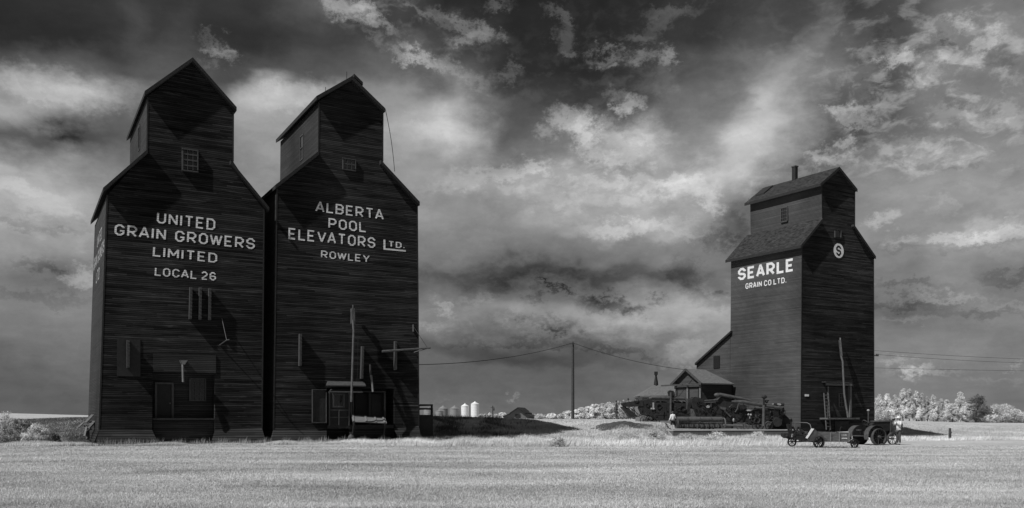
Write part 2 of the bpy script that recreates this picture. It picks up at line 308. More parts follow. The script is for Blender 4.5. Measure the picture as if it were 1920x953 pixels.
# ------------------------------------------------------------------ object helpers
ORIG = {}
def tag(o, label=None, cat=None, group=None, kind=None):
    if label: o['label'] = label
    if cat: o['category'] = cat
    if group: o['group'] = group
    if kind: o['kind'] = kind
    return o
def thing(name, loc, label, cat, group=None):
    o = bpy.data.objects.new(name, None); COL.objects.link(o); o.location = loc; o.empty_display_size = .3
    ORIG[o] = Vector(loc); return tag(o, label, cat, group)
class MB:
    def __init__(s): s.v = []; s.f = []; s.sm = []
    def add(s, vs, fs, smooth=False):
        k = len(s.v); s.v += [Vector(x) for x in vs]
        for f in fs: s.f.append([k + i for i in f]); s.sm.append(smooth)
        return s
    def poly(s, pts): return s.add(pts, [list(range(len(pts)))])
    def prism(s, pts, vec):
        n = len(pts); vec = Vector(vec); a = [Vector(p) for p in pts]; b = [p + vec for p in a]
        fs = [list(range(n)), list(range(2 * n - 1, n - 1, -1))] + [[i, (i + 1) % n, n + (i + 1) % n, n + i] for i in range(n)]
        return s.add(a + b, fs)
    def box(s, c, x, y, z):
        c = Vector(c); x = Vector(x); y = Vector(y); z = Vector(z); a = c - x - y - z
        return s.prism([a, a + 2 * x, a + 2 * x + 2 * y, a + 2 * y], 2 * z)
    def abox(s, x0, x1, y0, y1, z0, z1): return s.prism([(x0, y0, z0), (x1, y0, z0), (x1, y1, z0), (x0, y1, z0)], (0, 0, z1 - z0))
    def bar(s, p, q, w, h=None, up=(0, 0, 1)):
        p = Vector(p); q = Vector(q); h = h or w; d = (q - p).normalized(); up = Vector(up)
        if abs(d.dot(up)) > .98: up = Vector((0, 1, 0))
        a = d.cross(up).normalized() * w / 2; b = a.normalized().cross(d) * h / 2
        return s.prism([p - a - b, p + a - b, p + a + b, p - a + b], q - p)
    def tube(s, pts, r, n=10, cap=True):
        pts = [Vector(p) for p in pts]; rs = r if isinstance(r, (list, tuple)) else [r] * len(pts)
        rings = []; prev = None
        for i, p in enumerate(pts):
            d = (pts[min(i + 1, len(pts) - 1)] - pts[max(i - 1, 0)]).normalized()
            a = (prev - d * prev.dot(d)) if prev is not None else d.cross(Vector((0, 0, 1)) if abs(d.z) < .9 else Vector((0, 1, 0)))
            a.normalize(); prev = a; b = d.cross(a)
            rings += [p + (a * math.cos(t) + b * math.sin(t)) * rs[i] for t in [2 * math.pi * k / n for k in range(n)]]
        fs = [[i * n + k, i * n + (k + 1) % n, (i + 1) * n + (k + 1) % n, (i + 1) * n + k] for i in range(len(pts) - 1) for k in range(n)]
        s.add(rings, fs, True)
        if cap: s.add(rings[:n], [list(range(n))]); s.add(rings[-n:], [list(range(n))])
        return s
    def ring(s, c, ax, r, w, t, n=28):
        """wheel rim: centre, axle direction, outer radius, tread width, thickness"""
        c = Vector(c); ax = Vector(ax).normalized(); a = ax.cross(Vector((0, 0, 1))).normalized(); b = ax.cross(a)
        vs = []
        for k in range(n):
            q = 2 * math.pi * k / n; d = a * math.cos(q) + b * math.sin(q)
            vs += [c + d * r - ax * w / 2, c + d * r + ax * w / 2, c + d * (r - t) + ax * w / 2, c + d * (r - t) - ax * w / 2]
        fs = []
        for k in range(n):
            i, j = 4 * k, 4 * ((k + 1) % n)
            for e in range(4): fs.append([i + e, j + e, j + (e + 1) % 4, i + (e + 1) % 4])
        return s.add(vs, fs, False)
    def disc(s, c, ax, r, w, n=24):
        c = Vector(c); ax = Vector(ax).normalized(); return s.tube([c - ax * w / 2, c + ax * w / 2], r, n)
    def ball(s, c, r, n=10, sq=(1, 1, 1)):
        c = Vector(c); vs = []; m = n // 2 + 1
        for i in range(m + 1):
            th = math.pi * i / m
            for k in range(n): vs.append(c + Vector((math.sin(th) * math.cos(2 * math.pi * k / n) * sq[0], math.sin(th) * math.sin(2 * math.pi * k / n) * sq[1], math.cos(th) * sq[2])) * r)
        return s.add(vs, [[i * n + k, i * n + (k + 1) % n, (i + 1) * n + (k + 1) % n, (i + 1) * n + k] for i in range(m) for k in range(n)], True)
    def build(s, name, mat, parent=None, label=None, origin=None):
        root = parent
        while root is not None and root.parent is not None: root = root.parent
        og = ORIG.get(root, None) if root is not None else (Vector(origin) if origin else Vector((0, 0, 0)))
        if og is None: og = Vector((0, 0, 0))
        me = bpy.data.meshes.new(name); me.from_pydata([tuple(v - og) for v in s.v], [], s.f)
        me.polygons.foreach_set('use_smooth', s.sm); me.update()
        import bmesh
        bm = bmesh.new(); bm.from_mesh(me); bmesh.ops.recalc_face_normals(bm, faces=bm.faces); bm.to_mesh(me); bm.free()
        me.materials.append(mat if not isinstance(mat, str) else M[mat])
        o = bpy.data.objects.new(name, me); COL.objects.link(o)
        if root is None: o.location = og; ORIG[o] = og
        if parent is not None: o.parent = parent
        if label: o['label'] = label
        return o
def V(px, py, Y): return Vector(((px - CX) / FPX * Y, Y, CAMZ + (HY - py) / FPX * Y))
def bulk(name, verts, faces_n, mat, loc=(0, 0, 0)):
    """fast mesh: verts (n,3) in runs of faces_n corners"""
    nf = len(verts) // faces_n; me = bpy.data.meshes.new(name)
    me.vertices.add(len(verts)); me.vertices.foreach_set('co', np.ascontiguousarray(verts, dtype=np.float32).ravel())
    me.loops.add(nf * faces_n); me.loops.foreach_set('vertex_index', np.arange(nf * faces_n, dtype=np.int32))
    me.polygons.add(nf); me.polygons.foreach_set('loop_start', np.arange(nf, dtype=np.int32) * faces_n)
    me.update(calc_edges=True); me.materials.append(M[mat] if isinstance(mat, str) else mat)
    o = bpy.data.objects.new(name, me); COL.objects.link(o); o.location = loc; return o

# ------------------------------------------------------------------ ground
TP = [-400, 0, 170, 500, 800, 1000, 1120, 1170, 1245, 1262, 1500, 1640, 1690, 1780, 1920, 2300]
TT = [54, 54, 54, 57, 62, 66, 66, 64, 66, 74, 76, 78, 86, 88, 88, 88]
TCr = [68, 68, 68, 72, 76, 80, 80, 76, 77, 92, 92, 96, 102, 106, 108, 108]
TY = [786, 788, 783, 780, 780, 786, 787, 790, 793, 797, 797, 793, 793, 796, 800, 802]
def height(X, Y):
    X = np.asarray(X, float); Y = np.asarray(Y, float); Ys = np.maximum(Y, 1.0)
    p = np.clip(CX + FPX * X / Ys, -400, 2300)
    yt = np.interp(p, TP, TT); yc = np.interp(p, TP, TCr); zc = CAMZ + (HY - np.interp(p, TP, TY)) / FPX * yc
    t = np.clip((Y - yt) / (yc - yt), 0, 1); sm = t * t * (3 - 2 * t)
    zf = np.interp(p, [-400, 0, 170, 400, 1500, 1700, 2300], [4.9, 4.3, 2.7, 1.45, 1.45, 1.3, 1.3])
    far = np.clip((Y - yc) / (380 - yc), 0, 1)
    dip = -.3 * np.clip((p - 1650) / 60, 0, 1) * np.clip((Y - 62) / 22, 0, 1)
    z = (zc * sm + dip * (1 - sm)) * (1 - far) + zf * far
    z = z + sm * (1 - far) * .06 * (np.sin(X * 1.3 + Y * .4) + np.sin(X * .7 - Y * 1.1) * np.cos(X * 2.1)) * np.clip(t * (1 - t) * 4, 0, 1)
    z = z + .015 * np.sin(X * .9) * np.sin(Y * .7)
    return z
def hz(x, y): return float(height(x, y))
gx = np.concatenate([[-2500, -1200, -700, -400, -250, -160, -110, -85], np.arange(-70, 70.1, .9), [85, 110, 160, 250, 400, 700, 1200, 2500]])
gy = np.concatenate([[-600, -200, -60, -20, 0], np.arange(8, 48, 2.0), np.arange(48, 105, .7), [108, 115, 125, 140, 160, 190, 230, 280, 330, 380, 500, 700, 1000, 1500, 2500, 4000]])
XX, YY = np.meshgrid(gx, gy); ZZ = height(XX, YY); nx, ny = len(gx), len(gy)
me = bpy.data.meshes.new('ground')
me.from_pydata(list(zip(XX.ravel().tolist(), YY.ravel().tolist(), ZZ.ravel().tolist())), [],
               [(j * nx + i, j * nx + i + 1, (j + 1) * nx + i + 1, (j + 1) * nx + i) for j in range(ny - 1) for i in range(nx - 1)])
me.polygons.foreach_set('use_smooth', [True] * len(me.polygons)); me.materials.append(M['ground'])
go = bpy.data.objects.new('ground', me); COL.objects.link(go); go['kind'] = 'structure'

def blades(name, X, Y, h, w, lean, mat, kind='stuff', label=None, cat='grass', spread=.5, Z=None):
    n = len(X); Z = height(X, Y) if Z is None else Z
    th = rng.uniform(0, math.pi, n); dx = np.cos(th) * w / 2; dy = np.sin(th) * w / 2
    tx = lean * h + rng.normal(0, spread, n) * h * .6; ty = rng.normal(0, spread, n) * h * .6
    v = np.empty((n, 3, 3)); v[:, 0] = np.stack([X - dx, Y - dy, Z - .01], 1); v[:, 1] = np.stack([X + dx, Y + dy, Z - .01], 1)
    v[:, 2] = np.stack([X + tx, Y + ty, Z + h], 1)
    o = bulk(name, v.reshape(-1, 3), 3, mat); o['kind'] = kind
    if label: o['label'] = label
    if cat: o['category'] = cat
    return o
# mown field
n = 520000
u = rng.uniform(0, 1, n); Yf = 13.5 * (52 / 13.5) ** u; A = rng.uniform(-.63, .63, n); Xf = A * Yf
hh = rng.uniform(.02, .05, n) * (1 + .35 * np.sin(Xf * .8 + np.sin(Yf * 1.9)) * np.sin(Yf * .9)) ; ww = .006 + .00065 * Yf
blades('mown_grass', Xf, Yf, hh, ww, .15, 'grass', label='short mown grass of the open field in front of the elevators', spread=.9)
# tall grass strip (front of slope), leaning to the right
def edge_y(p): return np.interp(p, [-100, 0, 120, 190, 500, 640, 800, 1000, 1150, 1300, 1500, 1600, 1750, 1920, 2100], [50.5, 50.5, 51, 51, 53.5, 54, 50.5, 50.0, 50.5, 51, 51, 55, 66, 70, 72])
def toe_y(p): return np.interp(p, [-100, 0, 120, 190, 500, 640, 800, 1000, 1150, 1300, 1500, 1640, 1700, 1920, 2100], [54, 54, 53, 51.6, 54.5, 57, 62, 66, 66, 73, 75, 74, 84, 87, 87])
n = 150000
p = rng.uniform(-60, 1980, n); f = rng.uniform(0, 1, n); Yg = edge_y(p) + (toe_y(p) - edge_y(p)) * f; Xg = (p - CX) / FPX * Yg
cl = np.sin(Xg * 1.7 + np.sin(Yg * 2)) * .5 + .5
hb = np.interp(p, [-60, 150, 190, 640, 820, 1100, 1250, 1640, 1700, 1980], [.18, .15, .10, .14, .28, .27, .24, .22, .24, .20])
cl2 = np.clip(np.sin(Xg * .9 + 2 * np.sin(Xg * .37)) * np.sin(Yg * .8 + Xg * .3), 0, 1)
hg = hb * rng.uniform(.5, 1.25, n) * (.5 + .5 * cl + .9 * cl2)
blades('tall_grass', Xg, Yg, hg, np.full(n, .028), .35, 'tallgrass', label='tall pale grass leaning to the right along the field edge', spread=.3)
# grass on the bank
n = 230000
p = rng.uniform(-60, 1980, n); f = rng.uniform(0, 1.15, n)
Yb = toe_y(p) - .5 + (np.interp(p, TP, TCr) - toe_y(p) + 1) * f; Xb = (p - CX) / FPX * Yb
msk = (p > 560) | (p < 130)
Xb, Yb = Xb[msk], Yb[msk]; n = len(Xb)
blades('bank_grass', Xb, Yb, rng.uniform(.05, .22, n) * (1 + .5 * np.sin(Xb * 2.3) * np.sin(Yb * 1.7)) * np.clip(1.5 - 1.4 * f[msk], .2, 1), np.full(n, .035), .25, 'grass', label='rough grass covering the bank behind the elevators', spread=.5)
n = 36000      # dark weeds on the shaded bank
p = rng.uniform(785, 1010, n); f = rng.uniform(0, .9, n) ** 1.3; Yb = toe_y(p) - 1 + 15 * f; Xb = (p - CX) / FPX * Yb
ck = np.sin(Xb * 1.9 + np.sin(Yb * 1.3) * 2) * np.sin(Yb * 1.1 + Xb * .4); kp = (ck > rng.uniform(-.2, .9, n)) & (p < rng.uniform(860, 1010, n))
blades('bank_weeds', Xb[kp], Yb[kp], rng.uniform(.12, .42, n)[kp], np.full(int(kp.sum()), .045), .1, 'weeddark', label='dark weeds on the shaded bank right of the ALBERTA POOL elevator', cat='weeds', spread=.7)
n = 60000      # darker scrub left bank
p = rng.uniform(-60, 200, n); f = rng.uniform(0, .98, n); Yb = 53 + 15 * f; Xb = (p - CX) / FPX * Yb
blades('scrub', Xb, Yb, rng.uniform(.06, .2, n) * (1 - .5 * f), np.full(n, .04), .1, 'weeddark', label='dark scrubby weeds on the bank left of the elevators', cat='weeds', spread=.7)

n = 2600      # thin stalks against the walls
p = rng.uniform(170, 800, n); Yb = np.interp(p, [170, 500, 640, 800], [51.5, 56.2, 57.5, 61.5]) + rng.uniform(-.9, .5, n); Xb = (p - CX) / FPX * Yb
blades('stalks', Xb, Yb, rng.uniform(.12, .55, n) * (.45 + .55 * np.sin(Xb * 2.7) ** 2), np.full(n, .035), .12, 'weed', label='thin pale weed stalks against the foot of the two left elevators', cat='weeds', spread=.2)

# ------------------------------------------------------------------ lettering
c_ = .2; w_ = .62
GL = {
 'U': (w_, [[(0,1),(0,c_),(c_,0),(w_-c_,0),(w_,c_),(w_,1)]]), 'N': (w_, [[(0,0),(0,1)],[(0,.97),(w_,.03)],[(w_,0),(w_,1)]]),
 'I': (0, [[(0,0),(0,1)]]), 'T': (w_, [[(0,1),(w_,1)],[(w_/2,0),(w_/2,.99)]]), 'E': (w_*.9, [[(w_*.9,1),(0,1),(0,0),(w_*.9,0)],[(0,.5),(w_*.75,.5)]]),
 'D': (w_, [[(0,0),(0,1),(w_-c_,1),(w_,1-c_),(w_,c_),(w_-c_,0),(0,0)]]),
 'G': (w_, [[(w_,1-c_*1.3),(w_,1-c_),(w_-c_,1),(c_,1),(0,1-c_),(0,c_),(c_,0),(w_-c_,0),(w_,c_),(w_,.42),(w_*.55,.42)]]),
 'R': (w_, [[(0,0),(0,1),(w_-c_,1),(w_,1-c_),(w_,.42+c_),(w_-c_,.42),(0,.42)],[(w_*.45,.42),(w_,0)]]),
 'P': (w_, [[(0,0),(0,1),(w_-c_,1),(w_,1-c_),(w_,.42+c_),(w_-c_,.42),(0,.42)]]),
 'B': (w_, [[(0,0),(0,1),(w_-c_,1),(w_,1-c_),(w_,.62),(w_-.12,.5),(w_,.38),(w_,c_),(w_-c_,0),(0,0)],[(0,.5),(w_-.15,.5)]]),
 'A': (.7, [[(0,0),(.33,1),(.37,1),(.7,0)],[(.13,.3),(.57,.3)]]),
 'O': (w_, [[(c_,0),(0,c_),(0,1-c_),(c_,1),(w_-c_,1),(w_,1-c_),(w_,c_),(w_-c_,0),(c_,0)]]),
 'W': (.95, [[(0,1),(.25,0)],[(.25,0),(.475,.95)],[(.475,.95),(.70,0)],[(.70,0),(.95,1)]]),
 'S': (w_, [[(w_,1-c_*1.3),(w_,1-c_),(w_-c_,1),(c_,1),(0,1-c_),(0,.64),(.13,.52),(w_-.13,.48),(w_,.36),(w_,c_),(w_-c_,0),(c_,0),(0,c_),(0,c_*1.3)]]),
 'L': (w_*.9, [[(0,1),(0,0),(w_*.9,0)]]), 'M': (.78, [[(0,0),(0,1)],[(0,.97),(.39,.25)],[(.39,.25),(.78,.97)],[(.78,1),(.78,0)]]),
 'C': (w_, [[(w_,1-c_*1.3),(w_,1-c_),(w_-c_,1),(c_,1),(0,1-c_),(0,c_),(c_,0),(w_-c_,0),(w_,c_),(w_,c_*1.3)]]),
 '2': (w_*.9, [[(0,1-c_),(c_,1),(w_*.9-c_,1),(w_*.9,1-c_),(w_*.9,.62),(0,.06)],[(0,0),(w_*.9,0)]]),
 '6': (w_*.9, [[(w_*.9,1-c_),(w_*.9-c_,1),(c_,1),(0,1-c_),(0,c_),(c_,0),(w_*.9-c_,0),(w_*.9,c_),(w_*.9,.38),(w_*.9-.12,.52),(0,.52)]]),
 'V': (.72, [[(0,1),(.36,0)],[(.36,0),(.72,1)]]), 'Y': (.7, [[(0,1),(.35,.45)],[(.7,1),(.35,.45)],[(.35,.45),(.35,0)]]),
 '.': (.0, [[(0,-.02),(0,.14)]]), 'H': (w_, [[(0,0),(0,1)],[(w_,0),(w_,1)],[(0,.5),(w_,.5)]]),
}
def stroke_quads(pl, T):
    n = len(pl); closed = n > 2 and pl[0] == pl[-1]; pts = [Vector((a, b)) for a, b in pl]; offs = []
    def nrm(a, b): d = (b - a).normalized(); return Vector((-d.y, d.x))
    for i in range(n):
        if closed and i in (0, n - 1): n1, n2 = nrm(pts[n - 2], pts[0]), nrm(pts[0], pts[1])
        elif i == 0: n1 = n2 = nrm(pts[0], pts[1])
        elif i == n - 1: n1 = n2 = nrm(pts[-2], pts[-1])
        else: n1, n2 = nrm(pts[i - 1], pts[i]), nrm(pts[i], pts[i + 1])
        m = (n1 + n2).normalized(); offs.append(m * (T / 2) * min(1.6, 1 / max(.2, m.dot(n1))))
    return [[pts[i] + offs[i], pts[i + 1] + offs[i + 1], pts[i + 1] - offs[i + 1], pts[i] - offs[i]] for i in range(n - 1)]
def write(mb, text, quad, nrmv, T=.165, gap=.22, space=.55, base_off=.012):
    """quad: 3-D corners TL,TR,BR,BL of the line of writing; glyphs are laid on it"""
    TL, TR, BR, BL = quad; x = T / 2; items = []
    for ch in text:
        if ch == ' ': x += space; continue
        if ch in 'AW' and items: x -= .07
        w, st = GL[ch]; items.append((x, st)); x += w + T + gap - (.04 if ch in 'AVWY' else 0) - (.07 if ch == 'L' else 0)
    tot = x - gap - T / 2
    k = 0
    for x0, st in items:
        for j, pl in enumerate(st):
            for q in stroke_quads(pl, T):
                k += 1; pts = []
                for a in q:
                    s = (x0 + a.x) / tot; r = T / 2 + a.y * (1 - T); r = r
                    bot = BL.lerp(BR, s); top = TL.lerp(TR, s)
                    pts.append(bot.lerp(top, r) + nrmv * (base_off + .0018 * j + .0004 * (k % 2)))
                mb.poly(pts)

# ------------------------------------------------------------------ buildings
class Bld:
    def __init__(s, px, Y, aU, aD):
        s.P0 = Vector(((px - CX) / FPX * Y, Y, 0)); a = math.radians(aU); d = math.radians(aD)
        s.U = Vector((math.sin(a), math.cos(a), 0)); s.D = Vector((math.sin(d), math.cos(d), 0))
        s.N = Vector((s.U.y, -s.U.x, 0)); s.M = Vector((-s.D.y, s.D.x, 0))      # outward normals of front and left side
    def _hit(s, px, py, n, off):
        r = Vector(((px - CX) / FPX, 1, (HY - py) / FPX)); c = Vector((0, 0, CAMZ))
        t = (n.dot(s.P0) + off - n.dot(c)) / n.dot(r); return c + r * t
    def F(s, px, py, off=0.0): return s._hit(px, py, s.N, off)
    def L(s, px, py, off=0.0): return s._hit(px, py, s.M, off)
    def fbox(s, mb, x0, y0, x1, y1, o0, o1):
        """box on the front wall spanning the pixel rectangle, from offset o0 to o1"""
        a = s.F(x0, y0, o1); b = s.F(x1, y1, o1)
        ua = a.dot(s.U); ub = b.dot(s.U); z0, z1 = b.z, a.z
        if 0: pass
        p = a.copy(); p.z = z0; q = p + s.U * (ub - ua)
        mb.prism([p, q, q + Vector((0, 0, z1 - z0)), p + Vector((0, 0, z1 - z0))], s.N * (o0 - o1))
        return mb
    def lbox(s, mb, x0, y0, x1, y1, o0, o1):
        a = s.L(x0, y0, o1); b = s.L(x1, y1, o1); z0, z1 = b.z, a.z; p = a.copy(); p.z = z0
        q = p + s.D * ((b - a).dot(s.D))
        mb.prism([p, q, q + Vector((0, 0, z1 - z0)), p + Vector((0, 0, z1 - z0))], s.M * (o0 - o1)); return mb
def roof_slab(mb, a, b, vec, th):
    """slab between upper front edge a->b, run back by vec, thickness th downwards"""
    dn = Vector((0, 0, -th)); mb.prism([a, b, b + dn, a + dn], vec)
def window(B, root, x0, y0, x1, y1, nxp, nyp, fw=.07, out=.06, side=False, mframe='frame', mpane='pane', deep=0.0):
    bx = B.lbox if side else B.fbox; fr = MB(); pn = MB(); px2m = B.P0.y / FPX
    q = fw / px2m
    bx(fr, x0, y0, x1, y0 + q, deep, out); bx(fr, x0, y1 - q, x1, y1, deep, out)
    bx(fr, x0, y0 + q, x0 + q, y1 - q, deep, out - .002); bx(fr, x1 - q, y0 + q, x1, y1 - q, deep, out - .002)
    for i in range(1, nxp):
        c = x0 + (x1 - x0) * i / nxp; bx(fr, c - q * .22, y0 + q, c + q * .22, y1 - q, deep + .003, out - .02)
    for i in range(1, nyp):
        c = y0 + (y1 - y0) * i / nyp; bx(fr, x0 + q, c - q * .22, x1 - q, c + q * .22, deep + .003, out - .023)
    bx(pn, x0 + q * .9, y0 + q * .9, x1 - q * .9, y1 - q * .9, deep - .01, deep + .012)
    w = pn.build('window', mpane, root); fr.build('window_frame', mframe, w); return w

UA, DA = 61.2, -29.4
# ===== first elevator (UNITED GRAIN GROWERS) =====
B1 = Bld(187, 52.6, UA, DA); F, Ls = B1.F, B1.L; LEN = 9.6; DV = B1.D * LEN
r1 = thing('grain_elevator', (B1.P0.x, B1.P0.y, 0), 'tall dark wooden grain elevator reading UNITED GRAIN GROWERS LIMITED LOCAL 26, furthest left', 'grain elevator')
prof = [(186,806),(201,366),(276,284),(277,181),(361.5,113),(437.5,208),(437,303),(495,390),(491.3,803)]
P3 = [F(*q) for q in prof]
wl = MB()
o0, o1, oy0, oy1 = 285.5, 403, 698.5, 702.5
# front wall around the office opening
lp = [F(186,806), F(192,640), F(o0, 640), F(o0, 806)]
upper = [F(192,640)] + P3[1:8] + [F(494,640)]
wl.poly(upper); wl.poly([F(186,806), F(192,640), F(o0,640), F(o0,807)]); wl.poly([F(o1,640), F(494,640), F(491.3,803), F(o1,805)])
wl.poly([F(o0,640), F(o1,640), F(o1,oy1), F(o0,oy0)])
back = [q + DV for q in P3]
wl.poly(back)
for i in (7,):
    wl.poly([P3[i], P3[i+1], back[i+1], back[i]])
wl.poly([P3[5], P3[6], back[6], back[5]])
wo_ = wl.build('wall', 'front', r1)
sd = MB(); sd.poly([P3[0], P3[1], back[1], back[0]]); sd.poly([P3[2], P3[3], back[3], back[2]])
side1 = sd.build('side_wall', 'metal_side', r1, label='metal clad side wall catching the sun')
rf = MB(); ov = .34; bk = B1.D * (LEN + ov + .3)
def up(v, d=.05): return v + Vector((0, 0, d))
pk, le, re = F(361.6,107.5,ov), F(271.5,170.5,ov), F(443.8,200.8,ov)
roof_slab(rf, le, pk, bk, .24); roof_slab(rf, pk, re, bk, .24)
rf.build('cupola_roof', 'roofdark', r1)
rf = MB()
for a, b in ((F(277.5,279,ov), F(193.5,352,ov)), (F(432.5,300.5,ov), F(504.8,388.5,ov))): roof_slab(rf, a, b, bk, .24)
rf.build('lower_roof', 'roofdark', r1)
ct = MB()    # corner boards
for a, b in (((201,366),(186,806)), ((495,392),(491.3,803)), ((277,184),(276,284)), ((437.5,210),(437,303))):
    ct = MB(); ct.bar(F(*a, .006), F(*b, .006), .09, .012, up=B1.N); ct.build('corner_board', 'trim', r1)

# skirt
sk = MB(); so_ = .55
def sk_front(mb, B, a, b, c, d, off): mb.poly([B.F(*a, .004), B.F(*b, .004), B.F(*c, off), B.F(*d, off)])
for a, b, c, d in (((186,806),(285.5,807),(299,836),(177,838)), ((403,806),(491.3,803),(501,836),(394,836))):
    sk = MB(); sk_front(sk, B1, a, b, c, d, so_)
    sk.poly([B1.F(*b, 0.0), B1.F(*c, so_), B1.F(c[0], c[1], -.3)]); sk.poly([B1.F(*a, 0.0), B1.F(*d, so_), B1.F(d[0], d[1], -.3)]); sk.build('skirt', 'skirt', r1)
sk = MB()
pL = P3[0]; pLb = F(177,838,so_) - B1.U * .1
sk.poly([P3[0] - B1.U*.004, pLb, pLb + DV + B1.N*0, back[0] - B1.U*.004])
sk.build('skirt', 'skirt', r1)
# office recess
dp = -.9
rc = MB()
bTL, bTR, bBR, bBL = [F(x, y, 0) - B1.N * .9 for x, y in ((o0-6,oy0-8),(o1+3,oy1-8),(o1+3,838),(o0-6,838))]
def frec(x, y): return F(x, y, -.9)
rc.poly([frec(278,694), frec(404,698), frec(404,840), frec(278,838)])
rc.poly([F(o0,oy0), F(o0,836), F(o0,836)-B1.N*.9, F(o0,oy0)-B1.N*.9]); rc.poly([F(o1,oy1), F(o1,836), F(o1,836)-B1.N*.9, F(o1,oy1)-B1.N*.9])
rc.poly([F(o0,oy0), F(o1,oy1), F(o1,oy1)-B1.N*.9, F(o0,oy0)-B1.N*.9])
rc.build('recess_wall', 'recess', r1)
sl_ = MB(); B1.fbox(sl_, 286, 784, 402.5, 788, -.88, -.05); sl_.build('recess_floor', 'trim', r1)
ap = MB(); B1.fbox(ap, 287, 789, 402, 838, -.5, -.28); ap.build('apron_wall', 'recess', r1)
dr = MB(); B1.fbox(dr, 294.5, 721, 322, 783, -.88, -.84); dro = dr.build('door', 'door', r1)
df = MB(); B1.fbox(df, 290.5, 717, 325.5, 721, -.89, -.76); B1.fbox(df, 322, 721, 326, 784, -.89, -.76); B1.fbox(df, 290.5, 721, 294.5, 784, -.89, -.76); df.build('door_frame', 'frame', dro)
dh = MB(); dh.ball(F(319, 756, -.80), .04, 8); dh.build('door_knob', 'greymetal', dro)
window(B1, r1, 355, 708.5, 386.5, 752, 3, 4, out=-.78, deep=-.895, mframe='frame')
ph = MB(); B1.fbox(ph, 287.4, 662.5, 405, 699.5, .005, .05); ph.build('patch_panel', 'boards_smooth', r1)
window(B1, r1, 341.5, 279.5, 372, 321.5, 3, 4, out=.16, deep=.0)
# vents
for a in ((358,539,356.5,598.6), (375.4,539.5,374.7,599.6), (393.3,541,392.6,600.4), (240,638,240,690)):
    v = MB(); top, bot = F(a[0], a[1], .14), F(a[2], a[3], .14)
    v.bar(top, bot, .15, .26, up=B1.N)
    for k in range(9):
        q = top.lerp(bot, (k + .5) / 9); v.box(q + B1.N * .135, B1.U * .085, B1.N * .012, Vector((0, 0, .02)))
    v.build('vent_casing', 'frame', r1)
pl_ = MB(); B1.fbox(pl_, 219.5, 635, 263.3, 706, .003, .03); pl_.build('repair_board', 'board', r1)
sp = MB(); sp.tube([F(342.5,684,.35), F(342.7,694,.42), F(343.3,716.5,.5)], .07); sp.prism([F(335.5,676.5,.05), F(350,676.5,.05), F(345,684,.05), F(340,684,.05)], B1.N * .4)
sp.build('grain_spout', 'greymetal', r1)
bk_ = MB(); bk_.tube([F(416,597,.05), F(425,638,.75)], .022, 6); bk_.tube([F(425,638,.75), F(412,647,.05)], .03, 6); bk_.tube([F(425,638,.75), F(430,637,1.0)], .03, 6)
bk_.build('bracket', 'spout', r1)
lt = MB()
def q4(f, tl, tr, br, bl): return [f(*tl), f(*tr), f(*br), f(*bl)]
write(lt, 'UNITED', q4(F, (294.8,397.6),(403.9,410.7),(403.1,432.4),(293.6,419)), B1.N)
lt.build('lettering','paint',r1,label='white painted word UNITED'); lt = MB()
write(lt, 'GRAIN GROWERS', q4(F, (215.5,419.8),(478.2,447.5),(477.5,468.2),(214.2,441.2)), B1.N)
lt.build('lettering','paint',r1,label='white painted words GRAIN GROWERS'); lt = MB()
write(lt, 'LIMITED', q4(F, (287.3,461.9),(407.4,475.2),(406.9,493.4),(286,480.8)), B1.N)
lt.build('lettering','paint',r1,label='white painted word LIMITED'); lt = MB()
write(lt, 'LOCAL 26', q4(F, (290.6,500.9),(405.2,511),(404.9,526.6),(289.8,517.3)), B1.N, space=.3)
lt.build('lettering', 'paint', r1, label='white painted words LOCAL 26')
# side writing and side window (the clad wall leans with the front corner, so lay it on that wall)
def side_pt(s_, z):      # s_ metres back along the depth, z height
    a, b = P3[0], P3[1]; k = (z - a.z) / (b.z - a.z); return a.lerp(b, k) + B1.D * s_
sn = (P3[1] - P3[0]).cross(B1.D).normalized(); sn = sn if sn.x < 0 else -sn
lt = MB()
def side_line(text, s0, s1, z0, z1):
    write(lt, text, [side_pt(s0, z1), side_pt(s1, z1), side_pt(s1, z0), side_pt(s0, z0)], sn)
zt = P3[1].z
side_line('UNITED', 6.6, 3.0, zt - 2.1, zt - 1.3); side_line('GRAIN GROWERS', 9.0, .8, zt - 3.3, zt - 2.45); side_line('LTD', 6.4, 3.8, zt - 4.5, zt - 3.7)
lt.build('side_lettering', 'paintside', r1, label='faded writing on the clad side wall')
wm = MB(); cu = P3[3]; wb = cu + B1.D * 3.6 - Vector((0, 0, 2.2))
wm.prism([wb, wb + B1.D * .8, wb + B1.D * .8 + Vector((0,0,1.5)), wb + Vector((0,0,1.5))], B1.M * .02)
ww_ = wm.build('window', 'pane', r1)
wf = MB()
for a, b in ((wb, wb + B1.D*.8), (wb + Vector((0,0,1.5)), wb + B1.D*.8 + Vector((0,0,1.5))), (wb, wb + Vector((0,0,1.5))), (wb + B1.D*.8, wb + B1.D*.8 + Vector((0,0,1.5)))): wf.bar(a + B1.M*.03, b + B1.M*.03, .09, .06, up=B1.M)
wf.build('window_frame', 'frame', ww_)

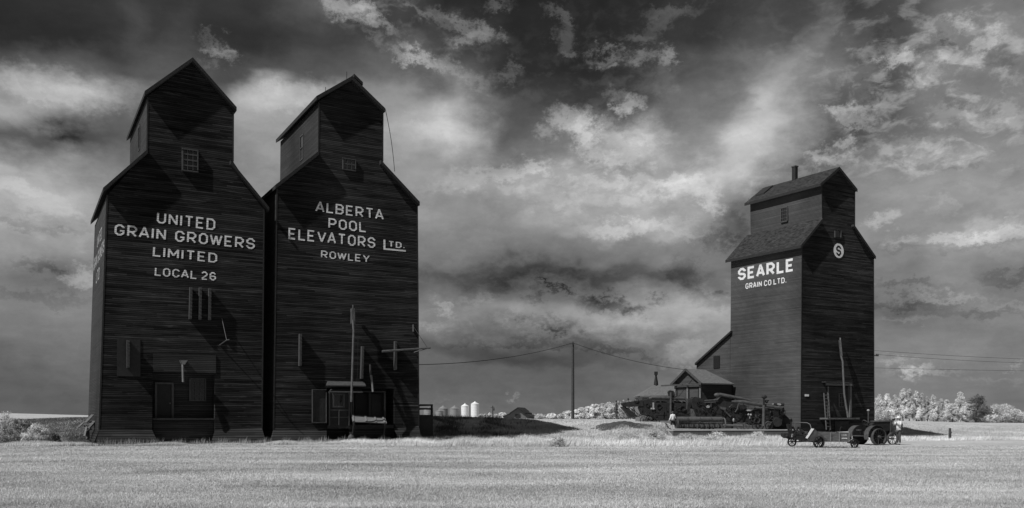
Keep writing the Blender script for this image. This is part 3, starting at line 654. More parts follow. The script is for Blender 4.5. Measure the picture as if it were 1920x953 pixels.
# ===== second elevator (ALBERTA POOL) =====
B2 = Bld(513, 52.6, UA, DA); B2.P0 = B1.P0.copy()
B2.P0 = B2.F(513, 806); B2.P0.z = 0; F = B2.F; LEN2 = 9.9; DV = B2.D * LEN2
r2 = thing('grain_elevator', (B2.P0.x, B2.P0.y, 0), 'dark wooden grain elevator reading ALBERTA POOL ELEVATORS LTD. ROWLEY, middle of the three', 'grain elevator')
prof = [(513,806),(519.5,352),(597.3,289),(598.3,190),(660.2,149),(718,210),(717.7,303),(782.5,384),(785.5,799)]
P3 = [F(*q) for q in prof]; back = [q + DV for q in P3]
wl = MB(); o0, o1, oyt = 612.5, 739, 722
wl.poly([F(514.5,700)] + P3[1:8] + [F(784.8,700)])
wl.poly([F(514.5,700), F(o0,700), F(o0,806), F(513,806)]); wl.poly([F(o1,700), F(784.8,700), F(785.5,799), F(o1,802)]); wl.poly([F(o0,700), F(o1,700), F(o1,729), F(o0,727)])
wl.poly(back); wl.poly([P3[7], P3[8], back[8], back[7]]); wl.poly([P3[5], P3[6], back[6], back[5]])
wl.build('wall', 'front_b', r2)
sd = MB(); sd.poly([P3[0], P3[1], back[1], back[0]]); sd.poly([P3[2], P3[3], back[3], back[2]]); sd.build('side_wall', 'metal_side', r2)
rf = MB(); bk = B2.D * (LEN2 + ov + .3)
pk, le, re = F(660.4,142.5,ov), F(593.5,180,ov), F(722.3,203,ov)
roof_slab(rf, le, pk, bk, .26); roof_slab(rf, pk, re, bk, .26); rf.build('cupola_roof', 'roofdark', r2)
rf = MB()
for a, b in ((F(598.5,282.5,ov), F(516.5,346.5,ov)), (F(714.5,300,ov), F(787.2,378.5,ov))): roof_slab(rf, a, b, bk, .26)
rf.build('lower_roof', 'roofdark', r2)
ht = MB(); a = F(664,142.5,ov-.5); b = F(680.5,158.5,ov-.5); roof_slab(ht, up(a,.16), up(b,.16), B2.D*.9, .22); ht.build('roof_hatch', 'roofdark', r2)
ct = MB()
for a, b in (((519.5,354),(513,806)), ((782.5,386),(785.5,799)), ((598.3,193),(597.3,289)), ((718,213),(717.7,303))):
    ct = MB(); ct.bar(F(*a, .006), F(*b, .006), .09, .012, up=B2.N); ct.build('corner_board', 'trim', r2)

rod = MB(); a = F(655.5,144,0) + B2.D * .6; rod.tube([a, a + Vector((0,0,.55))], .02, 6); a = F(595,180,.1) + B2.D * -0.0; rod.tube([F(610.5,171,.1), F(610.5,163.5,.1)], .02, 6); rod.build('lightning_rod', 'darkmetal', r2)
sk = MB(); so_ = .5
for a, b, c, d in (((513,806),(612.5,806),(612.5,834),(508.5,836)), ((739,803),(785.5,799),(791,832),(747,833))):
    sk = MB(); sk.poly([F(*a,.004), F(*b,.004), F(*c,so_), F(*d,so_)]); sk.poly([F(*b,0), F(*c,so_), F(c[0],c[1],-.3)]); sk.poly([F(*a,0), F(*d,so_), F(d[0],d[1],-.3)]); sk.build('skirt', 'skirt', r2)
pl = F(508.5,836,so_); sk = MB(); sk.poly([P3[0], pl, pl + DV, back[0]]); sk.build('skirt', 'skirt', r2); sk = MB(); pr = F(791,832,so_); sk.poly([P3[8], pr, pr + DV, back[8]])
sk.build('skirt', 'skirt', r2)
rc = MB(); dpt = 1.5
rc.poly([F(600,715,-dpt), F(750,715,-dpt), F(750,834,-dpt), F(600,834,-dpt)])
for x in (o0, o1): rc.poly([F(x,724), F(x,834), F(x,834)-B2.N*dpt, F(x,724)-B2.N*dpt])
rc.poly([F(o0,727), F(o1,729), F(o1,729)-B2.N*dpt, F(o0,727)-B2.N*dpt]); rc.build('recess_wall', 'recess', r2)
fl_ = MB(); B2.fbox(fl_, 613.5, 797, 738, 803, -1.45, -.03); fl_.build('recess_floor', 'trim', r2)
lw = MB(); B2.fbox(lw, 654, 803.5, 738, 836, -1.1, -.7); lw.build('apron_wall', 'recess', r2)
# booth
bo = MB(); B2.fbox(bo, 617.5, 735, 655, 797, -1.2, -.02); bo_o = bo.build('scale_booth', 'door', r2)
bf = MB()
for a in ((616.5,734,618.8,798),(654,734,656,798),(618.8,768,654,770),(635,770,636.6,797),(618.8,782,654,783.2)): B2.fbox(bf, *a, -.02, .05)
bf.build('booth_frame', 'frame', bo_o)
w = window(B2, r2, 623.7, 737.8, 646.6, 764.2, 1, 1, out=.05, deep=-.015, fw=.1, mframe='frame')
dr = MB(); B2.fbox(dr, 666, 738, 691, 784, -1.2, -1.1); dr.build('door', 'door', r2)
dr = MB(); B2.fbox(dr, 696, 740, 720, 782, -.6, -.5); dr.build('door', 'door', r2)
fr = MB()
for a in ((661,736,664,796),(692.5,738,695,796),(720.5,734,723,797)): B2.fbox(fr, *a, -.5, .03)
B2.fbox(fr, 661, 733, 723, 736, -.5, .034); fr.build('porch_post', 'trim', r2)
fp = MB()
for a in ((585.6,730,587,793),(585.6,791.6,613,793.2),(611.5,736,613,791.5),(587,730,611.5,731.6)): B2.fbox(fp, *a, .004, .12)
fp.build('flap_frame', 'frame', r2)
fb = MB(); B2.fbox(fb, 587, 731.6, 611.5, 791.6, .003, .04); fb.build('flap_panel', 'board', r2)
for a in ((563,626.7,562.4,686.5),(679.7,649.7,677.9,710.4),(741.4,640,741,693.7)):
    v = MB(); top, bot = F(a[0], a[1], .14), F(a[2], a[3], .14); v.bar(top, bot, .15, .28, up=B2.N)
    for k in range(9):
        q = top.lerp(bot, (k + .5) / 9); v.box(q + B2.N*.145, B2.U*.085, B2.N*.012, Vector((0,0,.02)))
    v.build('vent_casing', 'frame', r2)
for nm, (x0,y0,x1,y1), oo in (('awning', (611,715,686,723), .5), ('awning', (617,730,680,735), .5)):
    a = MB(); p0 = F(x0+3, y0, .05); p1 = F(x1-3, y0+1, .05); p2 = F(x1, y1, oo); p3 = F(x0, y1-1, oo)
    a.prism([p0, p1, p2, p3], (0,0,-.07)); a.build(nm, 'frame', r2)
sp = MB(); sp.tube([F(661.8,600,.55), F(662.2,610,.62), F(663,620,.7), F(658.7,754,1.15)], .075)
sp.build('load_spout', 'spout', r2)
sb = MB(); B2.fbox(sb, 659.4, 584, 665.8, 607, .35, .6); B2.fbox(sb, 660, 578, 665.5, 584.2, .15, .52); sb.tube([F(661.8,572,.3), F(662,580,.3)], .05, 8); sb.build('spout_head', 'spout', r2)
s2 = MB(); s2.tube([F(694,684,.3), F(694.5,697,.45), F(696,705,.5)], .07); s2.build('return_pipe', 'darkmetal', r2)
s2 = MB(); s2.tube([F(695.8,704,.5), F(699.3,735,.8)], .075); s2.build('short_spout', 'greymetal', r2)
ch = MB(); ch.tube([F(658.7,753,1.12), F(658.4,772,1.1), F(660.2,782,1.05)], .03, 6); ch.tube([F(671,615,.6), F(671,690,.3), F(669,716,.2)], .012, 5); ch.build('chain', 'darkmetal', r2)
pb = MB()      # pale plank platform
for k in range(5):
    t0, t1 = k/5, (k+.88)/5
    a, b, c, d = F(659,778,.1), F(722,783,.1), F(725.5,793.5,.95), F(661,790.5,.95)
    pb.prism([a.lerp(d,t0), b.lerp(c,t0), b.lerp(c,t1), a.lerp(d,t1)], (0,0,-.05))
for t in (.03,.4,.68,.93):
    pb.bar(a.lerp(b,t)+Vector((0,0,.03)), d.lerp(c,t)+Vector((0,0,.03)), .12, .04)
pbo = pb.build('plank_platform', 'palewood', r2)
wd = MB()
for t in (.05,.95): q = d.lerp(c,t); wd.bar(q+Vector((0,0,-.05)), Vector((q.x,q.y,0.0)) - B2.N*.5, .1)
wd.build('platform_prop', 'trim', pbo)
bm_ = MB(); bm_.tube([F(716.6,659,.35), F(807,652.5,.35)], [.08,.06], 8); bm_.tube([F(775,612,.1), F(801.5,652.5,.35)], .02, 6); bm_.tube([F(776,661,.06), F(801,653.5,.35)], .04, 6); bm_.bar(F(774.6,609,.05), F(774.8,622,.05), .1, .12)
bm_.build('hoist_beam', 'spout', r2)
window(B2, r2, 642.5, 297, 667.8, 319.5, 3, 2, out=.1, deep=0)
wb = P3[3] + B2.D*3.6 - Vector((0,0,2.9)); wm = MB(); wm.prism([wb, wb+B2.D*.8, wb+B2.D*.8+Vector((0,0,1.7)), wb+Vector((0,0,1.7))], B2.M*.02); ww_ = wm.build('window','pane',r2)
wf = MB()
for a, b in ((wb, wb+B2.D*.8),(wb+Vector((0,0,.85)), wb+B2.D*.8+Vector((0,0,.85))),(wb+Vector((0,0,1.7)), wb+B2.D*.8+Vector((0,0,1.7))),(wb, wb+Vector((0,0,1.7))),(wb+B2.D*.8, wb+B2.D*.8+Vector((0,0,1.7)))): wf.bar(a+B2.M*.03, b+B2.M*.03, .09, .06, up=B2.M)
wf.build('window_frame','frame',ww_)
cb = MB(); q0 = F(722.3,204,.2) ; q1 = F(740,322,.2); cb.tube([q0.lerp(q1,t) + B2.U*(.09*math.sin(math.pi*t)) for t in [i/8 for i in range(9)]], .022, 5); cb.build('hanging_cable','wire',r2)
lt = MB()
write(lt, 'ALBERTA', q4(F,(592,377.1),(718,393.2),(718.7,412.9),(590.8,397)), B2.N)
lt.build('lettering','paint',r2,label='white painted word ALBERTA'); lt = MB()
write(lt, 'POOL', q4(F,(616,408.4),(685.2,416.7),(686,436.3),(615.4,428)), B2.N)
lt.build('lettering','paint',r2,label='white painted word POOL'); lt = MB()
write(lt, 'ELEVATORS', q4(F,(540.9,426.8),(703.6,445.6),(703.4,465.8),(540.4,448.7)), B2.N)
lt.build('lettering','paint',r2,label='white painted word ELEVATORS'); lt = MB()
write(lt, 'TD.', q4(F,(728,451.4),(758.5,455),(758.5,466.3),(728,463.5)), B2.N, T=.2)
lt.poly([F(719,449.5,.012),F(722.6,449.9,.012),F(722.6,468.6,.012),F(719,468.3,.012)]); lt.poly([F(722.6,465.8,.0125),F(761,469.3,.0125),F(761,472,.0125),F(722.6,468.6,.0125)])
lt.build('lettering','paint',r2,label='white painted LTD. with underline'); lt = MB()
write(lt, 'ROWLEY', q4(F,(602,469.6),(692.8,478.9),(692.3,492.7),(601.6,483.4)), B2.N)
lt.build('lettering', 'paint', r2, label='white painted word ROWLEY')

# ===== third elevator (SEARLE) =====
B3 = Bld(1502.5, 77, 60.6, -33.4); F, Ls = B3.F, B3.L; LEN3 = 8.2; DV = B3.D * LEN3
r3 = thing('grain_elevator', (B3.P0.x, B3.P0.y, hz(B3.P0.x, B3.P0.y)), 'dark wooden grain elevator reading SEARLE GRAIN CO LTD. with a round S emblem, furthest right', 'grain elevator')
prof = [(1501.5,818),(1503.8,461),(1541.8,411.5),(1540.8,346),(1573.6,318),(1602.8,358),(1602.6,423),(1638,485),(1639,816)]
P3 = [F(*q) for q in prof]; back = [q + DV for q in P3]
wl = MB(); wl.poly(P3); wl.poly(back); wl.poly([P3[7],P3[8],back[8],back[7]]); wl.poly([P3[5],P3[6],back[6],back[5]])
wl.build('wall', 'front_s', r3)
sd = MB(); sd.poly([P3[0],P3[1],back[1],back[0]]); sd.poly([P3[2],P3[3],back[3],back[2]])
sd.build('side_wall', 'side_s', r3, label='sunlit side wall with lettering')
rf = MB(); ov3 = .25; bk = B3.D*(LEN3+ov3+.25)
pk, le, re = F(1573.8,313,ov3), F(1538.5,344,ov3), F(1607.5,355,ov3)
roof_slab(rf, le, pk, bk, .2); roof_slab(rf, pk, re, bk, .2); rf.build('cupola_roof', 'shingle', r3)
rf = MB()
for a, b in ((F(1542.5,409.5,ov3), F(1501.5,460,ov3)), (F(1601,421,ov3), F(1642,481,ov3))): roof_slab(rf, a, b, bk, .2)
rf.build('lower_roof', 'shingle', r3)
tr = MB()
for a, b in ((le, pk), (pk, re), (F(1542.5,409.5,ov3), F(1501.5,460,ov3)), (F(1601,421,ov3), F(1642,481,ov3))):
    tr.prism([a + B3.N*.03 + Vector((0,0,.01)), b + B3.N*.03 + Vector((0,0,.01)), b + B3.N*.03 - Vector((0,0,.26)), a + B3.N*.03 - Vector((0,0,.26))], -B3.N*.028)
for a in (le, F(1501.5,460,ov3)): tr.prism([a - B3.U*.03 - Vector((0,0,.0)), a - B3.U*.03 - Vector((0,0,.24)), a - B3.U*.002 - Vector((0,0,.24)), a - B3.U*.002], bk)
tr.build('roof_trim', 'trim', r3)
cm = MB(); c0 = F(1573.8,313,0) + B3.D*4.6; c0 = c0 - B3.U*.35; cm.box(c0 + Vector((0,0,.3)), B3.U*.17, B3.D*.2, Vector((0,0,.72))); cmo = cm.build('chimney', 'trim', r3)
cp = MB(); cp.box(c0 + Vector((0,0,1.06)), B3.U*.21, B3.D*.24, Vector((0,0,.05))); cp.build('chimney_cap', 'frame', cmo)
ht = MB(); a = pk.lerp(le,.12) + B3.D*7.2; b = pk.lerp(le,.62) + B3.D*7.2; roof_slab(ht, up(a,.14), up(b,.14), B3.D*1.0, .16); ht.build('roof_hatch','roofdark',r3)
rod = MB(); a = pk + B3.D*3.0; rod.tube([a, a+Vector((.08,0,.55))], .02, 5); a = le + B3.D*8.2; rod.tube([a+Vector((0,0,-.1)), a+Vector((0,0,.4))], .02, 5); rod.build('lightning_rod','greymetal',r3)
# side window: lies on the cupola side wall
def cupside(px, py, off):
    n3 = B3.M; base = P3[3]; r = Vector(((px-CX)/FPX,1,(HY-py)/FPX)); c = Vector((0,0,CAMZ)); t = (n3.dot(base)+off-n3.dot(c))/n3.dot(r); return c+r*t
a, b, c, d = cupside(1476.7,388,.01), cupside(1464.7,391,.01), cupside(1464.7,417,.01), cupside(1476.7,414.5,.01)
wm = MB(); wm.prism([a,b,c,d], B3.M*.03); w = wm.build('window','pane',r3)
wf = MB()
for p_, q_ in ((a,b),(b,c),(c,d),(d,a)): wf.bar(p_+B3.M*.04, q_+B3.M*.04, .1, .07, up=B3.M)
for t in (.33,.67): wf.bar(a.lerp(b,t)+B3.M*.035, d.lerp(c,t)+B3.M*.035, .04,.04, up=B3.M)
for t in (.25,.5,.75): wf.bar(a.lerp(d,t)+B3.M*.038, b.lerp(c,t)+B3.M*.038, .04,.04, up=B3.M)
wf.build('window_frame','frame',w)
window(B3, r3, 1565.5, 430.6, 1578.4, 447.3, 1, 1, out=.08, deep=0, fw=.09, mframe='frame')
# emblem
em = MB(); cc = F(1572.3,470.3,.0); R = .66
em.poly([cc + B3.N*.012 + (B3.U*math.cos(t) + Vector((0,0,math.sin(t))))*R for t in [2*math.pi*k/40 for k in range(40)]])
emo = em.build('emblem', 'paint2', r3, label='round white emblem with a dark letter S')
e2 = MB(); hw, hh_ = .33, .50
write(e2, 'S', [cc-B3.U*hw+Vector((0,0,hh_)), cc+B3.U*hw+Vector((0,0,hh_)), cc+B3.U*hw-Vector((0,0,hh_)), cc-B3.U*hw-Vector((0,0,hh_))], B3.N, T=.24, base_off=.016)
e2.build('emblem_letter','trim',emo)
rg = MB(); rings = []
for k in range(48):
    t0, t1 = 2*math.pi*k/48, 2*math.pi*(k+1)/48; e = lambda t, r_: cc + B3.N*.010 + (B3.U*math.cos(t)+Vector((0,0,math.sin(t))))*r_
    rg.poly([e(t0,R+.02), e(t1,R+.02), e(t1,R+.13), e(t0,R+.13)])
rg.build('emblem_ring','board',emo)
lt = MB()
sn3 = (P3[1]-P3[0]).cross(B3.D).normalized(); sn3 = sn3 if sn3.x < 0 else -sn3
def onside(px, py):
    r = Vector(((px-CX)/FPX,1,(HY-py)/FPX)); c = Vector((0,0,CAMZ)); return c + r*(sn3.dot(P3[1]-c)/sn3.dot(r))
def sq(tl,tr,br,bl): return [onside(*tl),onside(*tr),onside(*br),onside(*bl)]
write(lt, 'SEARLE', sq((1383.9,503.5),(1488.7,483.5),(1488.7,509.3),(1383.9,527.2)), sn3, T=.23, gap=.18, base_off=.012)
lt.build('lettering','paint2',r3, label='bold white painted word SEARLE')
lt = MB(); write(lt, 'GRAIN CO LTD.', sq((1398,531.5),(1474.5,519.4),(1474.5,530.4),(1398,542.5)), sn3, T=.2, gap=.2, space=.35, base_off=.012)
lt.build('lettering','paint2',r3, label='small white painted words GRAIN CO LTD.')
ct = MB()
for a, b in ((P3[0],P3[1]),(P3[7],P3[8]),(P3[2],P3[3]),(P3[5],P3[6])): ct = MB(); ct.bar(a+B3.N*.006, b+B3.N*.006, .1, .012, up=B3.N); ct.build('corner_board', 'board', r3)

# driveway porch, spout
fr = MB()
B3.fbox(fr, 1549, 716, 1598, 718, .0, .5); B3.fbox(fr, 1549, 718.2, 1598, 724, 0, .1); fr.build('awning','wood',r3)
dr = MB(); B3.fbox(dr, 1551, 725, 1596, 782, .003, .03); dr.build('loading_door','boards_smooth',r3)
fr = MB(); B3.fbox(fr, 1594, 725, 1597, 783, .005, .3); B3.fbox(fr, 1552, 725, 1554, 783, .005, .06); fr.build('porch_post','wood',r3)
window(B3, r3, 1572.5, 737, 1584, 764, 2, 3, out=.12, deep=.03, fw=.08)
pf = MB(); B3.fbox(pf, 1552, 783.5, 1612, 786.5, .01, .9); pf.build('platform','wood',r3)
dr = MB(); B3.fbox(dr, 1566, 790, 1592, 815, .003, .06); dr.build('door','door',r3)
sp = MB(); sp.tube([F(1577,668,.5), F(1580,678,.65), F(1581,700,.8), F(1583,740,1.1), F(1590,783,1.5)], .09, 10); sp.build('load_spout','spout',r3)
sb = MB(); a,b = F(1574.5,638,.3), F(1577.5,668,.5); sb.bar(a,b,.17,.17); sb.tube([F(1575.5,634,.2),F(1575.5,640,.3)],.06,8); sb.build('spout_head','spout',r3)
sg = MB(); B3.fbox(sg, 1509.5,739.5,1516.8,743.5,.003,.03); sg.build('notice_plate','whitewood',r3)
ins = MB(); q = F(1639.5,667,.1); ins.bar(q, q+B3.U*.55, .08,.08)
for k in (.3,.5): ins.tube([q+B3.U*k, q+B3.U*k+Vector((0,0,.18))], .045, 6)
ins.build('insulator_bracket','darkmetal',r3)
# annex at the rear
an = MB(); A0,A1,A2,A3 = Ls(1369,623.5,-.04), Ls(1306,682,-.04), Ls(1306,800,-.04), Ls(1369,800,-.04)
an.prism([A0,A1,A2,A3], B3.U*9); ano = an.build('annex','side_s',r3)
rf = MB(); a = Ls(1369.5,620.5,.25); b = Ls(1302.5,681,.25); roof_slab(rf,a,b,B3.U*9.5,.2); rf.build('annex_roof','roofdark',ano)
a,b,c,d = Ls(1349.5,667,0),Ls(1338,668,0),Ls(1338,691,0),Ls(1349.5,690,0)
wm = MB(); wm.prism([a,b,c,d], B3.M*.03); w = wm.build('window','pane',ano)

# ladder leaning on the third elevator
q0 = F(1546,737,.15); lad = thing('ladder', (F(1549,803,.7).x, F(1549,803,.7).y, .7), 'wooden ladder leaning against the elevator with the S emblem', 'ladder')
ra = (F(1544.8,737,.1), F(1549.5,806,.75)); rb = (F(1553,737,.1), F(1557,806,.75))
for a,b in (ra, rb):
    m_ = MB(); m_.bar(a,b,.08,.06,up=B3.N); m_.build('rail','wood',lad)
for k in range(10):
    t = .06+.095*k; m_ = MB(); m_.tube([ra[0].lerp(ra[1],t), rb[0].lerp(rb[1],t)], .028, 6); m_.build('rung','wood',lad)

# dock with railing beside the second elevator
B2F = B2.F
dk = thing('loading_ramp', (-5.8, 63, 0), 'dark timber ramp block with railing at the right side of the ALBERTA POOL elevator', 'ramp')
m_ = MB(); a = B2F(787,778,-.8); b = B2F(812,778,-.8); zt_ = a.z
m_.prism([Vector((a.x,a.y,-.2)), Vector((b.x,b.y,-.2)), Vector((b.x,b.y,zt_)), Vector((a.x,a.y,zt_))], B2.D*5); m_.build('ramp_body','board',dk)
rl = MB()
for y0,y1 in ((759.5,762.5),(766.5,769.5)):
    p_ = B2F(787,y0,-.8); q_ = B2F(811,y0,-.8); th = (y1-y0)*63/FPX; p_.z = q_.z = p_.z
    rl.bar(p_,q_,.07,th); rl.bar(q_, q_+B2.D*5, .07, th)
rl.build('rail','board',dk)
for k in range(3):
    q_ = B2F(809.5,770,-.8)+B2.D*2.4*k; m_ = MB(); m_.bar(Vector((q_.x,q_.y,zt_)), Vector((q_.x,q_.y,zt_+.72)), .15); m_.build('post','board',dk)

# canister at the second elevator
c0 = B2F(658.5,833,1.4); c0.z = 0
cn = MB(); R_ = [.0,.2,.22,.23,.2,.13,.09,.09,.12,.12]; Z_ = [0,0,.06,.3,.42,.5,.54,.6,.61,.66]
cn.tube([c0+Vector((0,0,z)) for z in Z_[1:]], R_[1:], 14); o = cn.build('milk_can','frame', origin=c0); tag(o, 'weathered round-shouldered metal can in the weeds before the ALBERTA POOL elevator', 'milk can')

# ------------------------------------------------------------------ small buildings by the third elevator
BO = Bld(1315, 81.5, 60.6, -33.4); F, Ls = BO.F, BO.L
of = thing('office_shed', (BO.P0.x, BO.P0.y, .7), 'gabled shed with panelled double doors and pale shingle roof beside the right elevator', 'shed')
gx0, gx1 = 1315, 1266
g0, g1 = Ls(1315,716), Ls(1266,719); LD = (g1-g0).dot(BO.D); bz = .4; LU = 3.75
m_ = MB(); cor = [Vector((BO.P0.x,BO.P0.y,bz)), Vector((BO.P0.x,BO.P0.y,bz))+BO.D*LD]
ez = g0.z; top = (cor[0]+cor[1])/2; top.z = ez + 1.15
m_.prism([cor[0],cor[1],Vector((cor[1].x,cor[1].y,ez)),top,Vector((cor[0].x,cor[0].y,ez))], BO.U*LU)
m_.build('wall','side_s',of)
rf = MB(); ovv = .3
e0 = Vector((cor[0].x,cor[0].y,ez-.12))-BO.D*.3+BO.M*ovv; e1 = Vector((cor[1].x,cor[1].y,ez-.12))+BO.D*.3+BO.M*ovv; tp = top+Vector((0,0,.12))+BO.M*ovv
RV_ = BO.U*(LU-.0+ovv)
# hip at the far end of the right slope
e0b, e1b, tpb = e0+RV_, e1+RV_, tp+BO.U*(LU*.62)
rf.add([e0,e1,tp,e0b,e1b,tpb,e0-Vector((0,0,.12)),e1-Vector((0,0,.12)),e0b-Vector((0,0,.12)),e1b-Vector((0,0,.12)),tp-Vector((0,0,.14))],
       [[0,3,5,2],[1,2,5,4],[3,4,5],[0,6,8,3],[1,4,9,7],[3,8,9,4],[0,2,10,6],[1,7,10,2]])
rf.build('roof','paleroof',of)
tr = MB(); tr.bar(e0+BO.M*.03-Vector((0,0,.06)), tp+BO.M*.03-Vector((0,0,.06)), .2,.05,up=BO.M); tr.bar(e1+BO.M*.03-Vector((0,0,.06)), tp+BO.M*.03-Vector((0,0,.06)), .2,.05,up=BO.M)
tr.bar(e0+BO.M*.0-Vector((0,0,.1)), e1+BO.D*1.3-Vector((0,0,.1)), .14,.14); tr.build('roof_trim','frame',of)
for k in (0,1):
    a = cor[0]+BO.D*(LD*(.08+.46*k)); b = cor[0]+BO.D*(LD*(.44+.46*k)); a.z=b.z=.7; H_ = ez-.5-.7
    m_ = MB(); m_.prism([a,b,b+Vector((0,0,H_)),a+Vector((0,0,H_))], BO.M*.05); do = m_.build('door_panel','side_s',of)
    m_ = MB()
    for p_,q_ in ((a,a+Vector((0,0,H_))),(b,b+Vector((0,0,H_))),(a+Vector((0,0,H_)),b+Vector((0,0,H_))),(a+Vector((0,0,H_*.55)),b+Vector((0,0,H_*.55)))): m_.bar(p_+BO.M*.06,q_+BO.M*.06,.1,.06,up=BO.M)
    m_.build('door_frame','board',do)
for k in (0,1,2):
    p_ = cor[0]+BO.D*(LD*(.02+.48*k)); m_ = MB(); m_.bar(Vector((p_.x,p_.y,.5))+BO.M*.07, Vector((p_.x,p_.y,ez-.1))+BO.M*.07,.16,.1,up=BO.M); m_.build('door_post','framelight',of)

Yh = 90
hs = thing('storage_shed', tuple(V(1232,790,Yh)), 'low shed with pale sloping roof and tall roof vent behind the threshing machine', 'shed')
m_ = MB(); a = V(1204,744,Yh); b = V(1300,744,Yh); z0 = .6; a.z=b.z=a.z
m_.prism([Vector((a.x,Yh,z0)),Vector((b.x,Yh,z0)),Vector((b.x,Yh,a.z)),Vector((a.x,Yh,a.z))],(0,5,0)); m_.build('wall','framelight',hs)
e0,e1 = V(1200,742.5,Yh-.3), V(1302,740.5,Yh-.3); t0,t1 = V(1226.5,722,Yh+2.4), V(1300,721,Yh+2.4); r0 = V(1200,742.5,Yh-.3)+Vector((0,5.6,0)); r1_ = e1+Vector((0,5.6,0))
m_ = MB(); m_.add([e0,e1,t1,t0,r0,r1_],[[0,1,2,3],[0,3,4],[4,3,2,5]]); m_.add([e0,e1,e1-Vector((0,0,.15)),e0-Vector((0,0,.15))],[[0,1,2,3]]); m_.build('roof','paleroof',hs)
m_ = MB(); q = V(1230,722,Yh+2.4); m_.tube([q-Vector((0,0,.3)), q+Vector((0,0,.25)), q+Vector((0,0,.9)), q+Vector((0,0,1.05))],[.26,.22,.1,.1],4); m_.abox(q.x-.17,q.x+.17,q.y-.15,q.y+.15,q.z+1.05,q.z+1.4); m_.build('roof_vent','trim',hs)

# dock in front of the machines
dkc = thing('machinery_dock', (19,74,.3), 'long low concrete dock carrying the old threshing machines', 'dock')
a,b = V(1262,806.5,73.5), V(1501,806.5,76.2); zt_ = CAMZ-.98*1.0; zt_ = a.z; b.z = a.z
m_ = MB(); m_.prism([Vector((a.x,a.y,-.2)),Vector((b.x,b.y,-.2)),Vector((b.x,b.y,zt_-.07)),Vector((a.x,a.y,zt_-.07))],(-1,9.5,0)); m_.build('dock_wall','concrete',dkc)
m_ = MB(); m_.prism([Vector((a.x,a.y-.05,zt_-.07)),Vector((b.x,b.y-.05,zt_-.07)),Vector((b.x,b.y-.05,zt_)),Vector((a.x,a.y-.05,zt_))],(-1,9.5,0)); m_.build('dock_slab','concretetop',dkc)
DZ = zt_
a,b = V(1197,797,79), V(1233,797,79)
m_ = MB(); m_.prism([Vector((a.x,79,.2)),Vector((b.x,79,.2)),Vector((b.x,79,a.z)),Vector((a.x,79,a.z))],(0,5,0)); o = m_.build('concrete_block','concrete',origin=(a.x,79,.2)); tag(o,'low concrete block on the bank below the threshing machine feeder','concrete block')
# gravel mound
gm = MB(); n1,n2 = 34,16; vs=[]; cxm, cym = V(1150,800,72).x, 73
for j in range(n2+1):
    for i in range(n1+1):
        u_,v_ = i/n1*2-1, j/n2*2-1; x = cxm+.9+u_*3.8; y = cym+v_*3.0; r_ = min(1,math.hypot(u_,v_)); hgt = (math.cos(r_*math.pi)+1)/2*.27 + (random.random()-.5)*.12*(1-r_)*1.0
        vs.append((x,y,hz(x,y)-.06+hgt))
gm.add(vs,[[j*(n1+1)+i,j*(n1+1)+i+1,(j+1)*(n1+1)+i+1,(j+1)*(n1+1)+i] for j in range(n2) for i in range(n1)],True)
o = gm.build('gravel_mound','gravel',origin=(cxm,cym,1)); o['kind']='stuff'; o['label']='low dark gravel mound on the bank left of the threshing machine'; o['category']='gravel'

# ------------------------------------------------------------------ machines
def wheel(root, c, ax, r, w=.1, spokes=10, name='wheel', mt='darkmetal', tk=.04):
    m_ = MB(); m_.ring(c,ax,r,w,tk); wo = m_.build(name,mt,root)
    m_ = MB(); ax=Vector(ax).normalized(); a=ax.cross(Vector((0,0,1))).normalized(); b_=ax.cross(a)
    m_.disc(c,ax,r*.16,w*1.3,12)
    for k in range(spokes):
        q=2*math.pi*k/spokes; d=a*math.cos(q)+b_*math.sin(q); m_.tube([Vector(c)+d*r*.1,Vector(c)+d*(r-tk)],.014+r*.012,5)
    m_.build('spokes',mt,wo); return wo
def prof_box(root, name, mt, pts, Y, dy):
    m_ = MB(); m_.prism([V(x,y,Y) for x,y in pts],(0,dy,0)); return m_.build(name,mt,root)
def pipe(root, name, mt, pts, Y, r, n=10):
    m_ = MB(); m_.tube([V(x,y,Y) for x,y in pts], r, n); return m_.build(name,mt,root)
AX = (0.15,-1,0)
# machine 1
Y1 = 77.5; px = Y1/FPX
t1 = thing('threshing_machine', tuple(V(1240,800,Y1)), 'dark threshing machine with long raised feeder at the left end of the dock', 'threshing machine', 'old threshing machines on the dock')
prof_box(t1,'body','darkmetal',[(1205,752),(1219,747),(1226,755),(1258,755),(1294,757),(1295,781),(1258,782),(1252,789),(1232,789),(1225,782),(1206,778),(1200,765)],Y1,1.5)
prof_box(t1,'feeder','darkmetal',[(1166,757),(1170,755),(1205,750),(1207,762),(1172,763)],Y1-.05,1.2)
prof_box(t1,'feeder_tray','darkmetal',[(1165,763),(1172,762),(1197,781),(1183,783)],Y1+.05,1.1)
m_ = MB()
for a,b in (((1180,764),(1203,781)),((1186,764),(1199,783)),((1198,782),(1204,765)),((1190,783),(1210,777))): m_.tube([V(*a,Y1-.1),V(*b,Y1-.1)],.025,5)
m_.build('brace','darkmetal',t1)
pipe(t1,'straw_pipe','midmetal',[(1217,748),(1223,745.5),(1258,746.5),(1284,747),(1289,752),(1288,764),(1286,771)],Y1+.1,[.1,.17,.17,.16,.15,.12,.1])
pipe(t1,'elevator_leg','midmetal',[(1258,736),(1257.5,782)],Y1-.15,.1)
m_ = MB(); m_.prism([V(1253,735,Y1),V(1256,732,Y1),V(1263,733,Y1),V(1266,741,Y1),V(1262,748,Y1),V(1256,748,Y1)],(0,.5,0)); m_.disc(V(1261,738,Y1-.1),(0,1,0),.2,.1); m_.build('elevator_head','darkmetal',t1)
